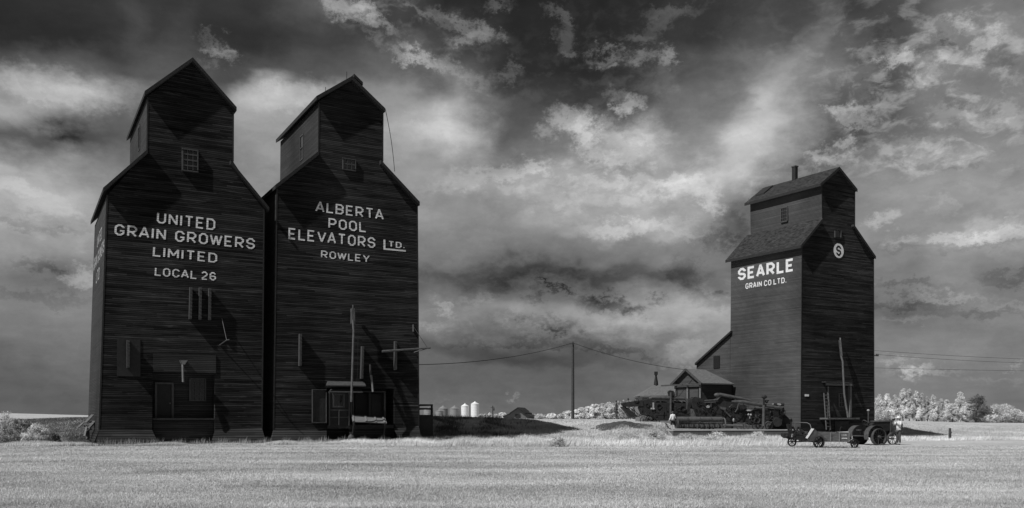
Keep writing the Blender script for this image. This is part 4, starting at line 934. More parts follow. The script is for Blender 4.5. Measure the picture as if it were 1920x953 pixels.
m_ = MB(); m_.ring(V(1193,751,Y1-.1),(0,1,0),.2,.06,.04); m_.ring(V(1236,762,Y1-.1),(0,1,0),.22,.08,.05); m_.ring(V(1280,766,Y1-.1),(0,1,0),.25,.08,.05); m_.ring(V(1213,758,Y1-.1),(0,1,0),.17,.06,.04); m_.build('pulley','darkmetal',t1)
m_ = MB(); m_.bar(V(1225,755,Y1-.02),V(1225,769,Y1-.02),.14,.05); m_.ball(V(1222,767,Y1-.1),.1); m_.ball(V(1226,767,Y1-.1),.1); m_.build('fitting','lightmetal',t1)
m_ = MB()
for a_ in ((1230,758,1250,779),(1262,760,1284,778)): 
    m_.prism([V(a_[0],a_[1],Y1-.03),V(a_[2],a_[1],Y1-.03),V(a_[2],a_[3],Y1-.03),V(a_[0],a_[3],Y1-.03)],(0,.028,0))
m_.build('side_panel','darkmetal',t1)
for x in (1207,1221): wheel(t1,V(x,788,Y1-.05),AX,.34,.12)
for x in (1207,1221): wheel(t1,V(x+10,787,Y1+1.5),AX,.34,.12)
for x in (1275,1290): wheel(t1,V(x,793,Y1+.3),AX,.3,.12)
# machine 2
t2 = thing('threshing_machine', tuple(V(1350,800,Y1)), 'dark threshing machine with domed raised pipe in the middle of the dock', 'threshing machine', 'old threshing machines on the dock')
random.seed(5)
ptsT = [(1297,749),(1303,744),(1312,746),(1322,750),(1340,752),(1352,745),(1366,750),(1380,752),(1392,755),(1400,764),(1403,780),(1398,792),(1380,794),(1352,786),(1322,783),(1312,781),(1308,768),(1298,765)]
prof_box(t2,'body','darkmetal',ptsT,Y1,1.7)
pipe(t2,'raised_pipe','midmetal',[(1343,741),(1350,740),(1370,744),(1392,748),(1409,752)],Y1-.1,[.15,.16,.16,.13,.09])
m_ = MB(); m_.ball(V(1345,741,Y1-.1),.2,12,(1.5,1,1)); m_.build('pipe_hood','midmetal',t2)
pipe(t2,'shaft','midmetal',[(1321,751.5),(1345,750),(1352,742)],Y1-.15,.06)
pipe(t2,'shaft','midmetal',[(1321,755),(1342,754.5)],Y1-.15,.045)
prof_box(t2,'chute','midmetal',[(1349,762),(1362,765),(1360,770),(1351,767)],Y1-.12,.1)
pipe(t2,'rod','midmetal',[(1359,771),(1370,782)],Y1-.14,.07)
pipe(t2,'rod','midmetal',[(1367,764),(1373,759)],Y1-.14,.04)
prof_box(t2,'hopper','lightmetal',[(1324,762),(1327,760),(1331,761),(1330,765),(1325,765)],Y1-.15,.15)
prof_box(t2,'deflector','midmetal',[(1332,754),(1334.5,755),(1334,764),(1332,763)],Y1-.15,.15)
m_ = MB()
for x,y,r in ((1310,756,.2),(1336,771,.24),(1356,777,.2),(1378,768,.22),(1390,776,.18),(1371,786,.15),(1321,772,.14)): m_.ring(V(x,y,Y1-.08),(0,1,0),r,.07,.045); m_.disc(V(x,y,Y1-.08),(0,1,0),.06,.1,8)
m_.build('pulley','darkmetal',t2)
m_ = MB()
for a,b in (((1310,749),(1336,777)),((1378,762),(1356,772)),((1325,768),(1390,781)),((1383,758),(1392,788)),((1330,783),(1345,760))): m_.tube([V(*a,Y1-.12),V(*b,Y1-.12)],.02,5)
m_.build('belt','darkmetal',t2)
pipe(t2,'drawbar','wood',[(1356,797.5),(1392,798.5)],Y1-1.0,.1,6)
m_ = MB(); m_.ball(V(1375.5,788,Y1-.2),.09,8,(1,1,2)); m_.build('oil_cup','lightmetal',t2)
for x in (1387,1399): wheel(t2,V(x,799,Y1-.25),AX,.34,.1,mt='midmetal')
for x in (1318,1334): wheel(t2,V(x,799,Y1+1.2),AX,.34,.1)
# machine 3
t3 = thing('threshing_machine', tuple(V(1440,800,Y1)), 'threshing machine with upright grain pipe and panelled sides at the right end of the dock', 'threshing machine', 'old threshing machines on the dock')
prof_box(t3,'body','darkmetal',[(1404,768),(1414,765.5),(1435,765),(1462,768),(1470,764),(1471,770),(1467,785),(1467,790),(1455,791),(1440,788),(1432,795),(1412,797),(1400,790)],Y1-.1,1.6)
prof_box(t3,'side_panel','midmetal',[(1415.5,771),(1423.5,771),(1423.5,782),(1415.5,782)],Y1-.16,.05)
prof_box(t3,'side_panel','midmetal',[(1434.5,771),(1444,771),(1444,788),(1434.5,786)],Y1-.16,.05)
prof_box(t3,'side_panel','midmetal',[(1447,770),(1460,770),(1460,787),(1451,786)],Y1-.16,.05)
pipe(t3,'raised_pipe','midmetal',[(1372,753),(1392,753.5),(1412,757),(1432,760.5),(1450,763),(1466,766)],Y1-.5,[.08,.17,.16,.15,.14,.12])
prof_box(t3,'bracket_plate','midmetal',[(1383,756),(1387,752.5),(1396,753),(1393,759),(1386,760)],Y1-.6,.1)
pipe(t3,'rod','midmetal',[(1385,757),(1382,768),(1378.5,773)],Y1-.6,.05)
pipe(t3,'elevator_leg','spout',[(1432,760),(1431.5,799)],Y1-.75,.12)
m_ = MB(); m_.ball(V(1433,744.5,Y1-.7),.16,8,(1.6,1,1)); m_.bar(V(1432.5,744,Y1-.7),V(1432.5,762,Y1-.7),.14); m_.ball(V(1437.5,753,Y1-.6),.16,8); m_.prism([V(1436,751,Y1-.6),V(1443,750,Y1-.6),V(1438,755,Y1-.6)],(0,.3,0)); m_.build('elevator_head','darkmetal',t3)
pipe(t3,'top_shaft','lightmetal',[(1448,758),(1459,758.5),(1471,759.5)],Y1-.4,.07)
m_ = MB()
for x in (1453.5,1467): m_.disc(V(x,758.8,Y1-.4),(1,0,0),.13,.28,10)
m_.tube([V(1457.5,760,Y1-.4),V(1457.5,774,Y1-.4)],.04,6); m_.build('shaft_collar','darkmetal',t3)
prof_box(t3,'hopper','lightmetal',[(1399.5,769),(1405,766.5),(1414,766),(1409,771),(1401,771)],Y1-.35,.3)
m_ = MB(); m_.ball(V(1403.5,777.5,Y1-.3),.1,8); m_.ball(V(1408,778,Y1-.3),.1,8); m_.tube([V(1406,781,Y1-.3),V(1406,785,Y1-.3)],.04,6); m_.build('fitting','lightmetal',t3)
m_ = MB(); m_.disc(V(1456.5,792,Y1-.3),(0,1,0),.38,.5,24); m_.build('fan_drum','darkmetal',t3)
m_ = MB()
for x,y,r in ((1412,786,.2),(1447.5,784,.16),(1419,788,.26),(1468,773,.25)): m_.ring(V(x,y,Y1-.2),(0,1,0),r,.07,.045)
m_.build('pulley','midmetal',t3)
m_ = MB(); m_.tube([V(1447,772,Y1-.22),V(1455,787,Y1-.32)],.02,5); m_.tube([V(1418,766,Y1-.22),V(1420,785,Y1-.25)],.02,5); m_.build('belt','darkmetal',t3)
for x in (1417,1441.5): wheel(t3,V(x,799,Y1-.45),AX,.34,.1)
for x in (1425,1452): wheel(t3,V(x,799,Y1+1.2),AX,.34,.1)
# seed drill
Yd = 75.2
sd_ = thing('seed_drill', tuple(V(1312,804,Yd)), 'horse-drawn seed drill with long round hopper and row of discs at the dock edge', 'seed drill')
m_ = MB(); m_.tube([V(1270,786,Yd),V(1354,786.2,Yd+.2)],.2,16); m_.build('hopper','spout',sd_)
m_ = MB()
for x in (1290,1312,1333): m_.ring(V(x,786,Yd),(1,0,0),.21,.04,.02,16)
m_.build('strap','midmetal',sd_)
m_ = MB(); m_.ring(V(1356.5,793.5,Yd),(1,.15,0),.46,.1,.04); so2 = m_.build('wheel','greymetal',sd_)
m_ = MB(); m_.ring(V(1268.5,793.5,Yd),(1,.15,0),.46,.1,.04); m_.build('wheel','midmetal',sd_)
m_ = MB(); m_.bar(V(1270,792,Yd),V(1355,792.5,Yd+.1),.08,.12); m_.bar(V(1270,794,Yd+.4),V(1355,794,Yd+.4),.06,.1); m_.build('frame','midmetal',sd_)
for k in range(26):
    x = 1272+3.2*k; m_ = MB(); m_.disc(V(x,799.5,Yd-.02+random.uniform(-.1,.1)),(1,.35,0),.2,.012,14); do_ = m_.build('disc','midmetal' if k%3 else 'darkmetal',sd_)
    m_ = MB(); m_.tube([V(x,790,Yd+.1),V(x+.6,799.5,Yd)],.022,5); m_.build('seed_tube','spout' if k%2 else 'midmetal',do_)

# tractor
def LF(c, deg):
    a=math.radians(deg); return Vector((math.cos(a),math.sin(a),0)), Vector((math.sin(a),-math.cos(a),0)), Vector(c)
tc_ = V(1648,834.8,53.0); tc_.z = 0
H, Rt, C0 = LF(tc_, 18)          # H heading, Rt right side (towards the camera)
tr_ = thing('tractor', tuple(C0), 'antique tractor with steel wheels and curved fenders beside the photographer', 'tractor')
def TP3(f, r, z): return C0 + H*f + Rt*r + Vector((0,0,z))
def fender(r0, r1, R=.63):
    m_=MB(); vs=[]; n=16
    for k in range(n+1):
        q=math.radians(200-185*k/n); f=-.12+math.cos(q)*R; z=.55+math.sin(q)*R
        vs += [TP3(f,r0,z),TP3(f,r1,z)]
    m_.add(vs,[[2*k,2*k+1,2*k+3,2*k+2] for k in range(n)],True)
    side=[TP3(-.12+math.cos(math.radians(200-185*k/n))*R, r0, .55+math.sin(math.radians(200-185*k/n))*R) for k in range(n+1)]
    inn=[TP3(-.12+math.cos(math.radians(200-185*k/n))*(R-.12), r0, .55+math.sin(math.radians(200-185*k/n))*(R-.12)) for k in range(n+1)]
    m_.add(side+inn,[[k,k+1,n+2+k,n+1+k] for k in range(n)])
    return m_.build('fender','midmetal',tr_)
fender(-.42,-.02); fender(-1.95,-1.5)
wheel(tr_,TP3(0,-.05,.5),Rt,.5,.26,12,mt='midmetal',tk=.03); wheel(tr_,TP3(0,-1.62,.5),Rt,.5,.26,12,mt='midmetal',tk=.03)
for r_ in (-.2,-1.75):
    m_=MB(); m_.disc(TP3(0,r_,.5),Rt,.47,.03,28); m_.build('wheel_plate','darkmetal',tr_)
m_=MB(); m_.disc(TP3(-.12,-1.48,.58),Rt,.6,.03,28); m_.build('fender_inner','darkmetal',tr_)
wheel(tr_,TP3(1.4,-.45,.37),Rt,.37,.13,8,mt='midmetal'); wheel(tr_,TP3(1.4,-1.35,.37),Rt,.37,.13,8,mt='midmetal')
m_=MB(); m_.prism([TP3(.0,-.62,.95),TP3(.0,-.62,1.2),TP3(.25,-.62,1.42),TP3(1.35,-.62,1.42),TP3(1.35,-.62,.85),TP3(.6,-.62,.8)],-Rt*.55); m_.build('hood','darkmetal',tr_)
m_=MB(); m_.prism([TP3(.15,-.58,1.40),TP3(1.32,-.58,1.425),TP3(1.32,-.74,1.50),TP3(.15,-.74,1.47)],-Rt*.3); m_.build('fuel_tank','midmetal',tr_)
m_=MB(); m_.prism([TP3(1.36,-.57,.5),TP3(1.36,-.57,1.47),TP3(1.36,-1.23,1.47),TP3(1.36,-1.23,.5)],H*.26); m_.build('radiator','midmetal',tr_)
m_=MB(); m_.prism([TP3(-.25,-.7,.45),TP3(1.4,-.72,.42),TP3(1.4,-.72,.82),TP3(.2,-.7,.95),TP3(-.25,-.7,.8)],-Rt*.4); m_.bar(TP3(0,0,.5),TP3(0,-1.7,.5),.12); m_.bar(TP3(1.4,-.4,.37),TP3(1.4,-1.4,.37),.08); m_.build('chassis','darkmetal',tr_)
m_=MB(); m_.prism([TP3(-.75,-.45,.52),TP3(-.05,-.45,.52),TP3(-.05,-1.5,.52),TP3(-.75,-1.5,.52)],(0,0,.05)); m_.build('platform','midmetal',tr_)
m_=MB(); m_.ring(TP3(-.18,-.95,1.33),(H*.75+Vector((0,0,.66))),.24,.03,.03,20); ax=(H*.75+Vector((0,0,.66))).normalized()
for k in range(4):
    q=math.pi/2*k+.4; a=ax.cross(Vector((0,0,1))).normalized(); b_=ax.cross(a); m_.tube([TP3(-.18,-.95,1.33),TP3(-.18,-.95,1.33)+(a*math.cos(q)+b_*math.sin(q))*.22],.012,5)
m_.tube([TP3(-.18,-.95,1.33),TP3(.3,-.95,1.1)],.02,6); m_.build('steering_wheel','midmetal',tr_)
m_=MB(); m_.tube([TP3(-.02,-.9,1.3),TP3(-.02,-.9,2.05)],.035,8); eo=m_.build('air_pipe','midmetal',tr_)
m_=MB(); m_.ball(TP3(-.02,-.9,2.1),.085,10,(1,1,.8)); m_.build('air_cap','lightmetal',eo)
m_=MB(); m_.tube([TP3(-.45,-.95,.55),TP3(-.62,-.95,.85)],.03,6); m_.disc(TP3(-.64,-.95,.9),(0,0,1),.19,.05,14); m_.build('seat','midmetal',tr_)

# manure spreader
Ys = 48.2; 
ms = thing('manure_spreader', tuple(V(1545,840,Ys)), 'old wooden manure spreader with a whitened slanting board left of the tractor', 'manure spreader')
def SV(px_,py_,dy=0): return V(px_,py_,Ys)+Vector((0,dy,0))
for k,(ya,yb) in enumerate(((809.5,814.6),(815.2,820.8),(821.4,827))):
    m_=MB(); m_.prism([SV(1527,ya),SV(1592,ya+1.5),SV(1592,yb+.6),SV(1527,yb)],(0,.05,0)); m_.build('side_board','wood',ms)
m_=MB(); m_.prism([SV(1500,809,1.1),SV(1592,811,1.1),SV(1592,827,1.1),SV(1500,826,1.1)],(0,.05,0)); m_.build('side_board','wood',ms)
m_=MB(); m_.prism([SV(1510,826),SV(1592,827.5),SV(1592,829),SV(1510,828)],(0,1.15,0)); m_.build('bed','wood',ms)
for x in (1557,1573.5,1591.5):
    m_=MB(); m_.bar(SV(x,811,-.04),SV(x,829,-.04),.05,.05); m_.build('stake','framelight',ms)
m_=MB(); m_.prism([SV(1525.5,804,-.06),SV(1528,805.5,-.06),SV(1550,824.5,-.06),SV(1548,827,-.06),SV(1524,826,-.06),SV(1512,822,-.06)],(0,.05,0)); m_.build('gusset_plate','midmetal',ms)
m_=MB(); m_.prism([SV(1520.5,803.5,-.1),SV(1525.5,804,-.1),SV(1513,822.5,-.1),SV(1509.5,821.5,-.1)],(0,.04,0)); m_.build('slant_board','whitewood',ms)
m_=MB(); m_.prism([SV(1567.5,810.5,.0),SV(1591,809.6,.0),SV(1591,812,.0),SV(1568,812.3,.0)],(0,.2,0)); m_.build('top_board','whitewood',ms)
m_=MB(); m_.tube([SV(1500.4,802,.9),SV(1500.4,792,.9),SV(1519,793,.5),SV(1522.3,796,.3),SV(1522.4,804,.1)],.022,6); m_.build('arch_rail','greymetal',ms)
m_=MB(); m_.tube([SV(1496,802,.0),SV(1520,805,.9)],.03,6); m_.tube([SV(1489,816,0),SV(1512,820,.9)],.03,6)
for s in range(10):
    a=SV(1490+3*s,817+.4*s,.05+.09*s)
    for q in range(6): ang=q*math.pi/3+s*.5; m_.tube([a,a+Vector((0,math.cos(ang)*.2,math.sin(ang)*.2))+Vector((.0,0,0))],.012,4)
m_.tube([SV(1490,817,.05),SV(1519,821,.95)],.07,8); m_.build('beater','darkmetal',ms)
m_=MB()
for dy in (0,1.0):
    for a_,b_ in (((1486,822),(1497,801)),((1497,801),(1512,823)),((1486,822),(1512,825)),((1492,812),(1506,813))): m_.bar(SV(*a_,dy),SV(*b_,dy),.06,.09)
m_.prism([SV(1486,816,.02),SV(1505,816,.02),SV(1511,825,.02),SV(1486,824,.02)],(0,.04,0)); m_.build('beater_side','darkmetal',ms)
m_=MB(); m_.prism([SV(1470,812.5),SV(1484,813),SV(1484,822),SV(1475,822),SV(1470,818)],(0,.6,0)); m_.ball(SV(1475,818,-.05),.1,8); m_.bar(SV(1484,796,.3),SV(1488,812,.3),.08); m_.bar(SV(1488,791,.4),SV(1487,808,.4),.06); m_.bar(SV(1480,795,.35),SV(1484,813,.35),.1); m_.build('gearing','darkmetal',ms)
wheel(ms,SV(1533,829.3,-.18),(0.28,-1,0),.33,.12,10,mt='darkmetal'); wheel(ms,SV(1533,829.3,1.2)+Vector((.46,0,0)),(0.35,-1,0),.33,.12,10)
wheel(ms,SV(1491.5,829,.6),(0.28,-1,0),.26,.1,8); wheel(ms,SV(1601,832,-.1),(0.35,-1,0),.25,.08,8); wheel(ms,SV(1601,832,.7)+Vector((.3,0,0)),(0.35,-1,0),.25,.08,8)
m_=MB(); m_.bar(SV(1533,829,-.2),SV(1533,829,1.3),.07); m_.bar(SV(1491,829,.6),SV(1533,828,.6),.06); m_.bar(SV(1601,831,-.1),SV(1601,831,.9),.06); m_.bar(SV(1592,828,.4),SV(1620,829,.6),.06); m_.ball(SV(1597,822,.2),.06,6); m_.tube([SV(1597,829,.2),SV(1597,820,.2)],.02,5); m_.build('axle','darkmetal',ms)

random.seed(21)
m_=MB()
for k in range(26):
    x=random.uniform(1484,1530); y=random.uniform(806,828); dx_=random.uniform(-8,8); dy_=random.uniform(-6,6); d1=random.uniform(0,1.1)
    m_.tube([SV(x,y,d1),SV(x+dx_,y+dy_,d1+random.uniform(-.2,.2))],random.uniform(.012,.03),5)
m_.build('linkage','darkmetal',ms)
m_=MB()
for k in range(5): m_.bar(SV(1530+12*k,808.5+.4*k,.55),SV(1533+12*k,812,.6),.05)
for x in (1560,1580): m_.tube([SV(x,812,.5),SV(x+3,801,.5),SV(x+5,801,.5)],.018,5)
m_.build('lever','darkmetal',ms)
m_=MB(); m_.tube([SV(1592,827,.5),SV(1612,831,.7),SV(1625,829,1.5)],.035,6); m_.tube([SV(1592,824,.3),SV(1604,826,.4)],.03,6); m_.build('drawbar','darkmetal',ms)
for Yk, x0_, x1_, tt in ((Y1-.18,1210,1296,t1),(Y1-.18,1300,1402,t2),(Y1-.5,1404,1468,t3)):
    m_=MB()
    for k in range(34):
        x=random.uniform(x0_,x1_); y=random.uniform(757,792); m_.tube([V(x,y,Yk),V(x+random.uniform(-9,9),y+random.uniform(-7,7),Yk+random.uniform(-.15,.1))],random.uniform(.012,.032),5)
    m_.build('linkage','darkmetal',tt)
    m_=MB()
    for k in range(7):
        x=random.uniform(x0_,x1_); y=random.uniform(757,788); m_.tube([V(x,y,Yk-.05),V(x+random.uniform(-5,5),y+random.uniform(-4,4),Yk-.05)],.025,5)
    m_.build('bright_rod','midmetal',tt)
for x0_,x1_,y_ in ((1222,1290,760),(1302,1392,758)):      # shafts and lids along the machine tops
    m_=MB()
    for k in range(8):
        x=x0_+(x1_-x0_)*k/8+random.uniform(-2,2); m_.prism([V(x,y_-random.uniform(3,9),Y1+.3),V(x+random.uniform(3,8),y_-random.uniform(3,9),Y1+.3),V(x+8,y_+4,Y1+.3),V(x,y_+4,Y1+.3)],(0,.5,0))
    m_.build('top_housing','darkmetal',t1 if x0_<1300 else t2)

# ------------------------------------------------------------------ people
def skinned(name, mt, pts, edges, parent, root_i=0, sub=2):
    og = ORIG[parent] if parent in ORIG else Vector((0,0,0))
    me=bpy.data.meshes.new(name); me.from_pydata([tuple(Vector(p[:3])-og) for p in pts],edges,[])
    o=bpy.data.objects.new(name,me); COL.objects.link(o); o.parent=parent; me.materials.append(M[mt])
    md=o.modifiers.new('skin','SKIN'); 
    if not me.skin_vertices: 
        bm=None
    sv=me.skin_vertices[0].data if len(me.skin_vertices) else None
    if sv is None:
        import bmesh
        b=bmesh.new(); b.from_mesh(me); b.verts.layers.skin.verify(); b.to_mesh(me); b.free(); sv=me.skin_vertices[0].data
    for i,p in enumerate(pts): sv[i].radius=(p[3],p[4] if len(p)>4 else p[3]); sv[i].use_root=(i==root_i)
    md.use_smooth_shade=True
    s=o.modifiers.new('sub','SUBSURF'); s.levels=sub; s.render_levels=sub
    return o
def person(name_label, foot, face, hgt, arms, legs, cols, cat='person', hatm='cap'):
    """face: unit vector the person looks along; arms/legs: joints in (forward, right, up) fractions of a 1.75 m body"""
    k=hgt/1.75; root=thing('person',tuple(foot),name_label,cat); f=Vector(face).normalized(); r=Vector((f.y,-f.x,0))
    def Q(a): return Vector(foot)+f*a[0]*k+r*a[1]*k+Vector((0,0,a[2]*k))
    def pt(a,rad,rad2=None): q=Q(a); return (q.x,q.y,q.z,rad*k,(rad2 or rad)*k)
    # continuous body
    pts=[pt((0,0,.95),.13,.10),pt((.0,0,1.15),.12,.095),pt((.01,0,1.36),.15,.10),pt((.01,0,1.46),.06),pt((.03,0,1.55),.055),pt((.03,0,1.64),.095,.095),pt((.02,0,1.71),.07)]
    ed=[(0,1),(1,2),(2,3),(3,4),(4,5),(5,6)]
    for s_,a in zip((-1,1),arms):
        b=len(pts); pts+= [pt((0,s_*.17,1.42),.055),pt(a[0],.045),pt(a[1],.032),pt(a[2],.035,.02)]; ed+=[(2,b),(b,b+1),(b+1,b+2),(b+2,b+3)]
    for s_,a in zip((-1,1),legs):
        b=len(pts); pts+= [pt((0,s_*.09,.88),.09),pt(a[0],.06),pt(a[1],.04),pt((a[1][0]+.14,a[1][1],.03),.035)]; ed+=[(0,b),(b,b+1),(b+1,b+2),(b+2,b+3)]
    skinned('body','skin',pts,ed,root)
    # fingers
    for s_,a in zip((-1,1),arms):
        hand=Q(a[2]); d=(Q(a[2])-Q(a[1])).normalized(); sd2=d.cross(f).normalized() if abs(d.dot(f))<.9 else r
        m_=MB()
        for j,l in enumerate((.07,.08,.075,.06)):
            o_=hand+sd2*(j-1.5)*.02*k; m_.tube([o_,o_+d*l*.55*k,o_+d*l*.9*k-f*.02*k],[.0095*k,.009*k,.007*k],6)
        m_.tube([hand-sd2*.03*k,hand-sd2*.055*k+d*.03*k,hand-sd2*.05*k+d*.055*k],.01*k,6)
        m_.build('fingers','skin',root)
    # jacket
    pts=[pt((0,0,.90),.165,.13),pt((0,0,1.15),.15,.125),pt((.01,0,1.36),.17,.13),pt((.01,0,1.47),.08)]
    ed=[(0,1),(1,2),(2,3)]
    for s_,a in zip((-1,1),arms):
        b=len(pts); e1=Vector(a[0]); e2=Vector(a[1]); pts+=[pt((0,s_*.185,1.41),.075),pt(a[0],.062),pt(tuple(e1.lerp(e2,.85)),.048)]; ed+=[(2,b),(b,b+1),(b+1,b+2)]
    skinned('jacket',cols[0],pts,ed,root)
    pts=[pt((0,0,.92),.15,.12)]; ed=[]
    for s_,a in zip((-1,1),legs):
        b=len(pts); kn=Vector(a[0]); an_=Vector(a[1]); pts+=[pt((0,s_*.095,.84),.105),pt(a[0],.078),pt(tuple(kn.lerp(an_,cols[3])),.062)]; ed+=[(0,b),(b,b+1),(b+1,b+2)]
    skinned('trousers',cols[1],pts,ed,root)
    for s_,a in zip((-1,1),legs):
        q=Q((a[1][0],a[1][1],.04)); m_=MB(); m_.ball(q+f*.06*k,.06*k,10,(1,1,.8)); m_.ball(q+f*.13*k,.05*k,10,(1,1,.7)); m_.build('shoe',cols[2],root)
    hd=Q((.03,0,1.64)); m_=MB(); m_.ball(hd+Vector((0,0,.045*k))-f*.01,.108*k,14,(1,1,.85)); m_.ball(hd+f*.1*k+Vector((0,0,.03*k)),.07*k,12,(1,1,.22)); m_.build('hat',hatm,root)
    m_=MB(); m_.ball(hd-f*.025*k-Vector((0,0,.02*k)),.1*k,12,(1,1,.85)); m_.build('hair','trousers',root)
    m_=MB(); m_.ball(hd+f*.105*k-Vector((0,0,.012*k)),.018*k,8,(1,1,1.4)); m_.build('nose','skin',root)
    for s_ in (-1,1):
        m_=MB(); m_.ball(hd+f*.092*k+r*s_*.035*k+Vector((0,0,.012*k)),.012*k,6); m_.build('eye','black_cloth',root)
        m_=MB(); m_.ball(hd+r*s_*.098*k,.026*k,8,(.6,.6,1.2)); m_.build('ear','skin',root)
    m_=MB(); m_.ball(hd+f*.094*k-Vector((0,0,.05*k)),.022*k,8,(1.1,1.1,.25)); m_.build('mouth','black_cloth',root)
    return root,Q,f,r
fp_=V(1685,834.2,53.6); fp_.z=0
face=Vector((-.93,-.36,0))
pr,Q,f,r = person('person in a light jacket and cap raising a camera beside the steel-wheeled tractor', fp_, face, 1.72,
  [[(.12,-.26,1.22),(.30,-.10,1.42),(.34,-.06,1.52)],[(.12,.28,1.22),(.30,.12,1.42),(.33,.06,1.50)]],
  [[(.03,-.10,.48),(.0,-.12,.07)],[(.0,.10,.48),(-.03,.13,.07)]], ('shirt','trousers','black_cloth',.9))
cmr = thing('camera_in_hand', tuple(Q((.36,0,1.5))), 'black camera held up by the person in the light jacket', 'camera')
m_=MB(); m_.box(Q((.36,0,1.57)), f*.035, r*.07, Vector((0,0,.048))); m_.box(Q((.36,0,1.63)), f*.03, r*.03, Vector((0,0,.02))); m_.build('camera_body','black_cloth',cmr)
m_=MB(); m_.tube([Q((.38,0,1.57)),Q((.50,0,1.57))],[.038,.045],12); m_.build('lens','black_cloth',cmr)
bagq=Q((-.19,.05,1.2)); bg_=thing('backpack',tuple(bagq),'dark backpack with a pale strap worn by the person with the camera','backpack')
m_=MB(); m_.ball(bagq,.17,12,(.75,.95,1.35)); m_.build('bag','trousers',bg_)
m_=MB(); m_.tube([bagq-f*.12+Vector((0,0,-.02)),bagq-f*.26+Vector((0,0,.07)),bagq-f*.30+Vector((0,0,-.02)),bagq-f*.22+Vector((0,0,-.14))],.03,7); m_.build('strap','white_cloth',bg_)
fp2=V(1261.5,806.5,75.5); fp2.z = hz(fp2.x,fp2.y)
m_=MB(); 
fp2.z = CAMZ-(806.5-HY)/FPX*75.5*1.0
m_.abox(fp2.x-.5,fp2.x+.4,fp2.y-.5,fp2.y+.6,fp2.z-1.0,fp2.z-.01); o=m_.build('dock_step','concrete',origin=(fp2.x,fp2.y,fp2.z-1)); tag(o,'small concrete step at the left end of the machinery dock','step')
pr2,Q2,f2,r2_ = person('person in white shirt seen from behind on the dock beside the seed drill', fp2, Vector((-.35,.94,0)), 1.6,
  [[(.0,-.24,1.15),(.03,-.36,.92),(.06,-.38,.84)],[(-.05,.22,1.14),(-.02,.27,.9),(.02,.28,.82)]],
  [[(.10,-.09,.50),(.06,-.10,.07)],[(-.02,.09,.50),(-.14,.09,.07)]], ('white_cloth','black_cloth','black_cloth',.1), hatm='trousers')

# ------------------------------------------------------------------ poles, wires, post
Yp=84; q=V(1074,783,Yp); q.z=hz(q.x,q.y)
pt_=V(1074,643,Yp); m_=MB(); m_.tube([Vector((q.x,q.y,q.z-.4)),pt_],[.16,.12],10); 
upole=thing('utility_pole',tuple(q),'tall slender wooden utility pole between the elevators','utility pole'); m_.build('pole','pole',upole)
m_=MB(); m_.tube([pt_+Vector((0,0,-.05)),pt_+Vector((0,0,.12))],.05,6); m_.build('insulator','frame',upole)
def wire(label, a, b, sag, r=.024):
    m_=MB(); m_.tube([a.lerp(b,t)-Vector((0,0,sag*4*t*(1-t))) for t in [i/24 for i in range(25)]],r,5)
    o=m_.build('power_line','wire',origin=a); tag(o,label,'wire','overhead wires')
wire('overhead wire from the ALBERTA POOL elevator to the slender pole', B2.F(785,684,.05), pt_, .45)
wire('overhead wire from the slender pole down to the gabled shed roof', pt_, V(1290,694,82), .35)
a=q_=F=None
qb=B3.F(1640.5,666,.1)
for yA,yB,sg_,lb in ((657.5,670.5,.35,'thin upper overhead wire running right from the SEARLE elevator'),(664.5,672.5,.5,'middle overhead wire running right from the SEARLE elevator insulator'),(690,691.5,.1,'lowest overhead wire running right from the SEARLE elevator')):
    a=B3.F(1640,yA,.05); wire(lb,a,V(2200,yB+6,100),sg_,.014)
q=V(1781,823,70.5); q.z=hz(q.x,q.y)
m_=MB(); m_.tube([q-Vector((0,0,.3)),q+Vector((.01,0,.45)),q+Vector((0,0,.95))],[.11,.10,.095],10); m_.ball(q+Vector((.07,-.02,.6)),.09,8); o=m_.build('fence_post','pole',origin=q); tag(o,'short stout dark post at the shadow tip on the right of the field','post')

# lumber heap left of the first elevator
hp=[((160,793),(174,778),.0,'wood'),((158,797),(175,788),.6,'wood'),((152,801),(160,793),-.3,'palewood'),((163,805),(174,790),.2,'wood'),((164,818),(168,800),-.4,'greymetal'),((154,798),(166,806),.3,'wood'),((160,812),(170,806),-.2,'palewood'),((157,790),(168,796),.8,'board'),((168,824),(167,808),-.2,'wood')]
lbls=['dark plank leaning up against the left elevator corner, topmost of the heap','long grey plank across the heap by the left elevator','short pale board at the left end of the lumber heap','grey plank crossing the middle of the lumber heap','bright upright slat at the foot of the lumber heap','flat grey board poking left out of the heap','small pale offcut low in the lumber heap','dark board under the topmost leaning plank','thin upright grey stick beside the bright slat']
for (a,b,dy,mt),lb in zip(hp,lbls):
    m_=MB(); A_=V(*a,55.0)+Vector((0,dy,0)); B_=V(*b,55.6)+Vector((0,dy,0)); m_.bar(A_,B_,.22 if mt in('wood','board') else .1,.05); o=m_.build('plank',mt,origin=A_); tag(o,lb,'plank','broken planks heaped by the left elevator')

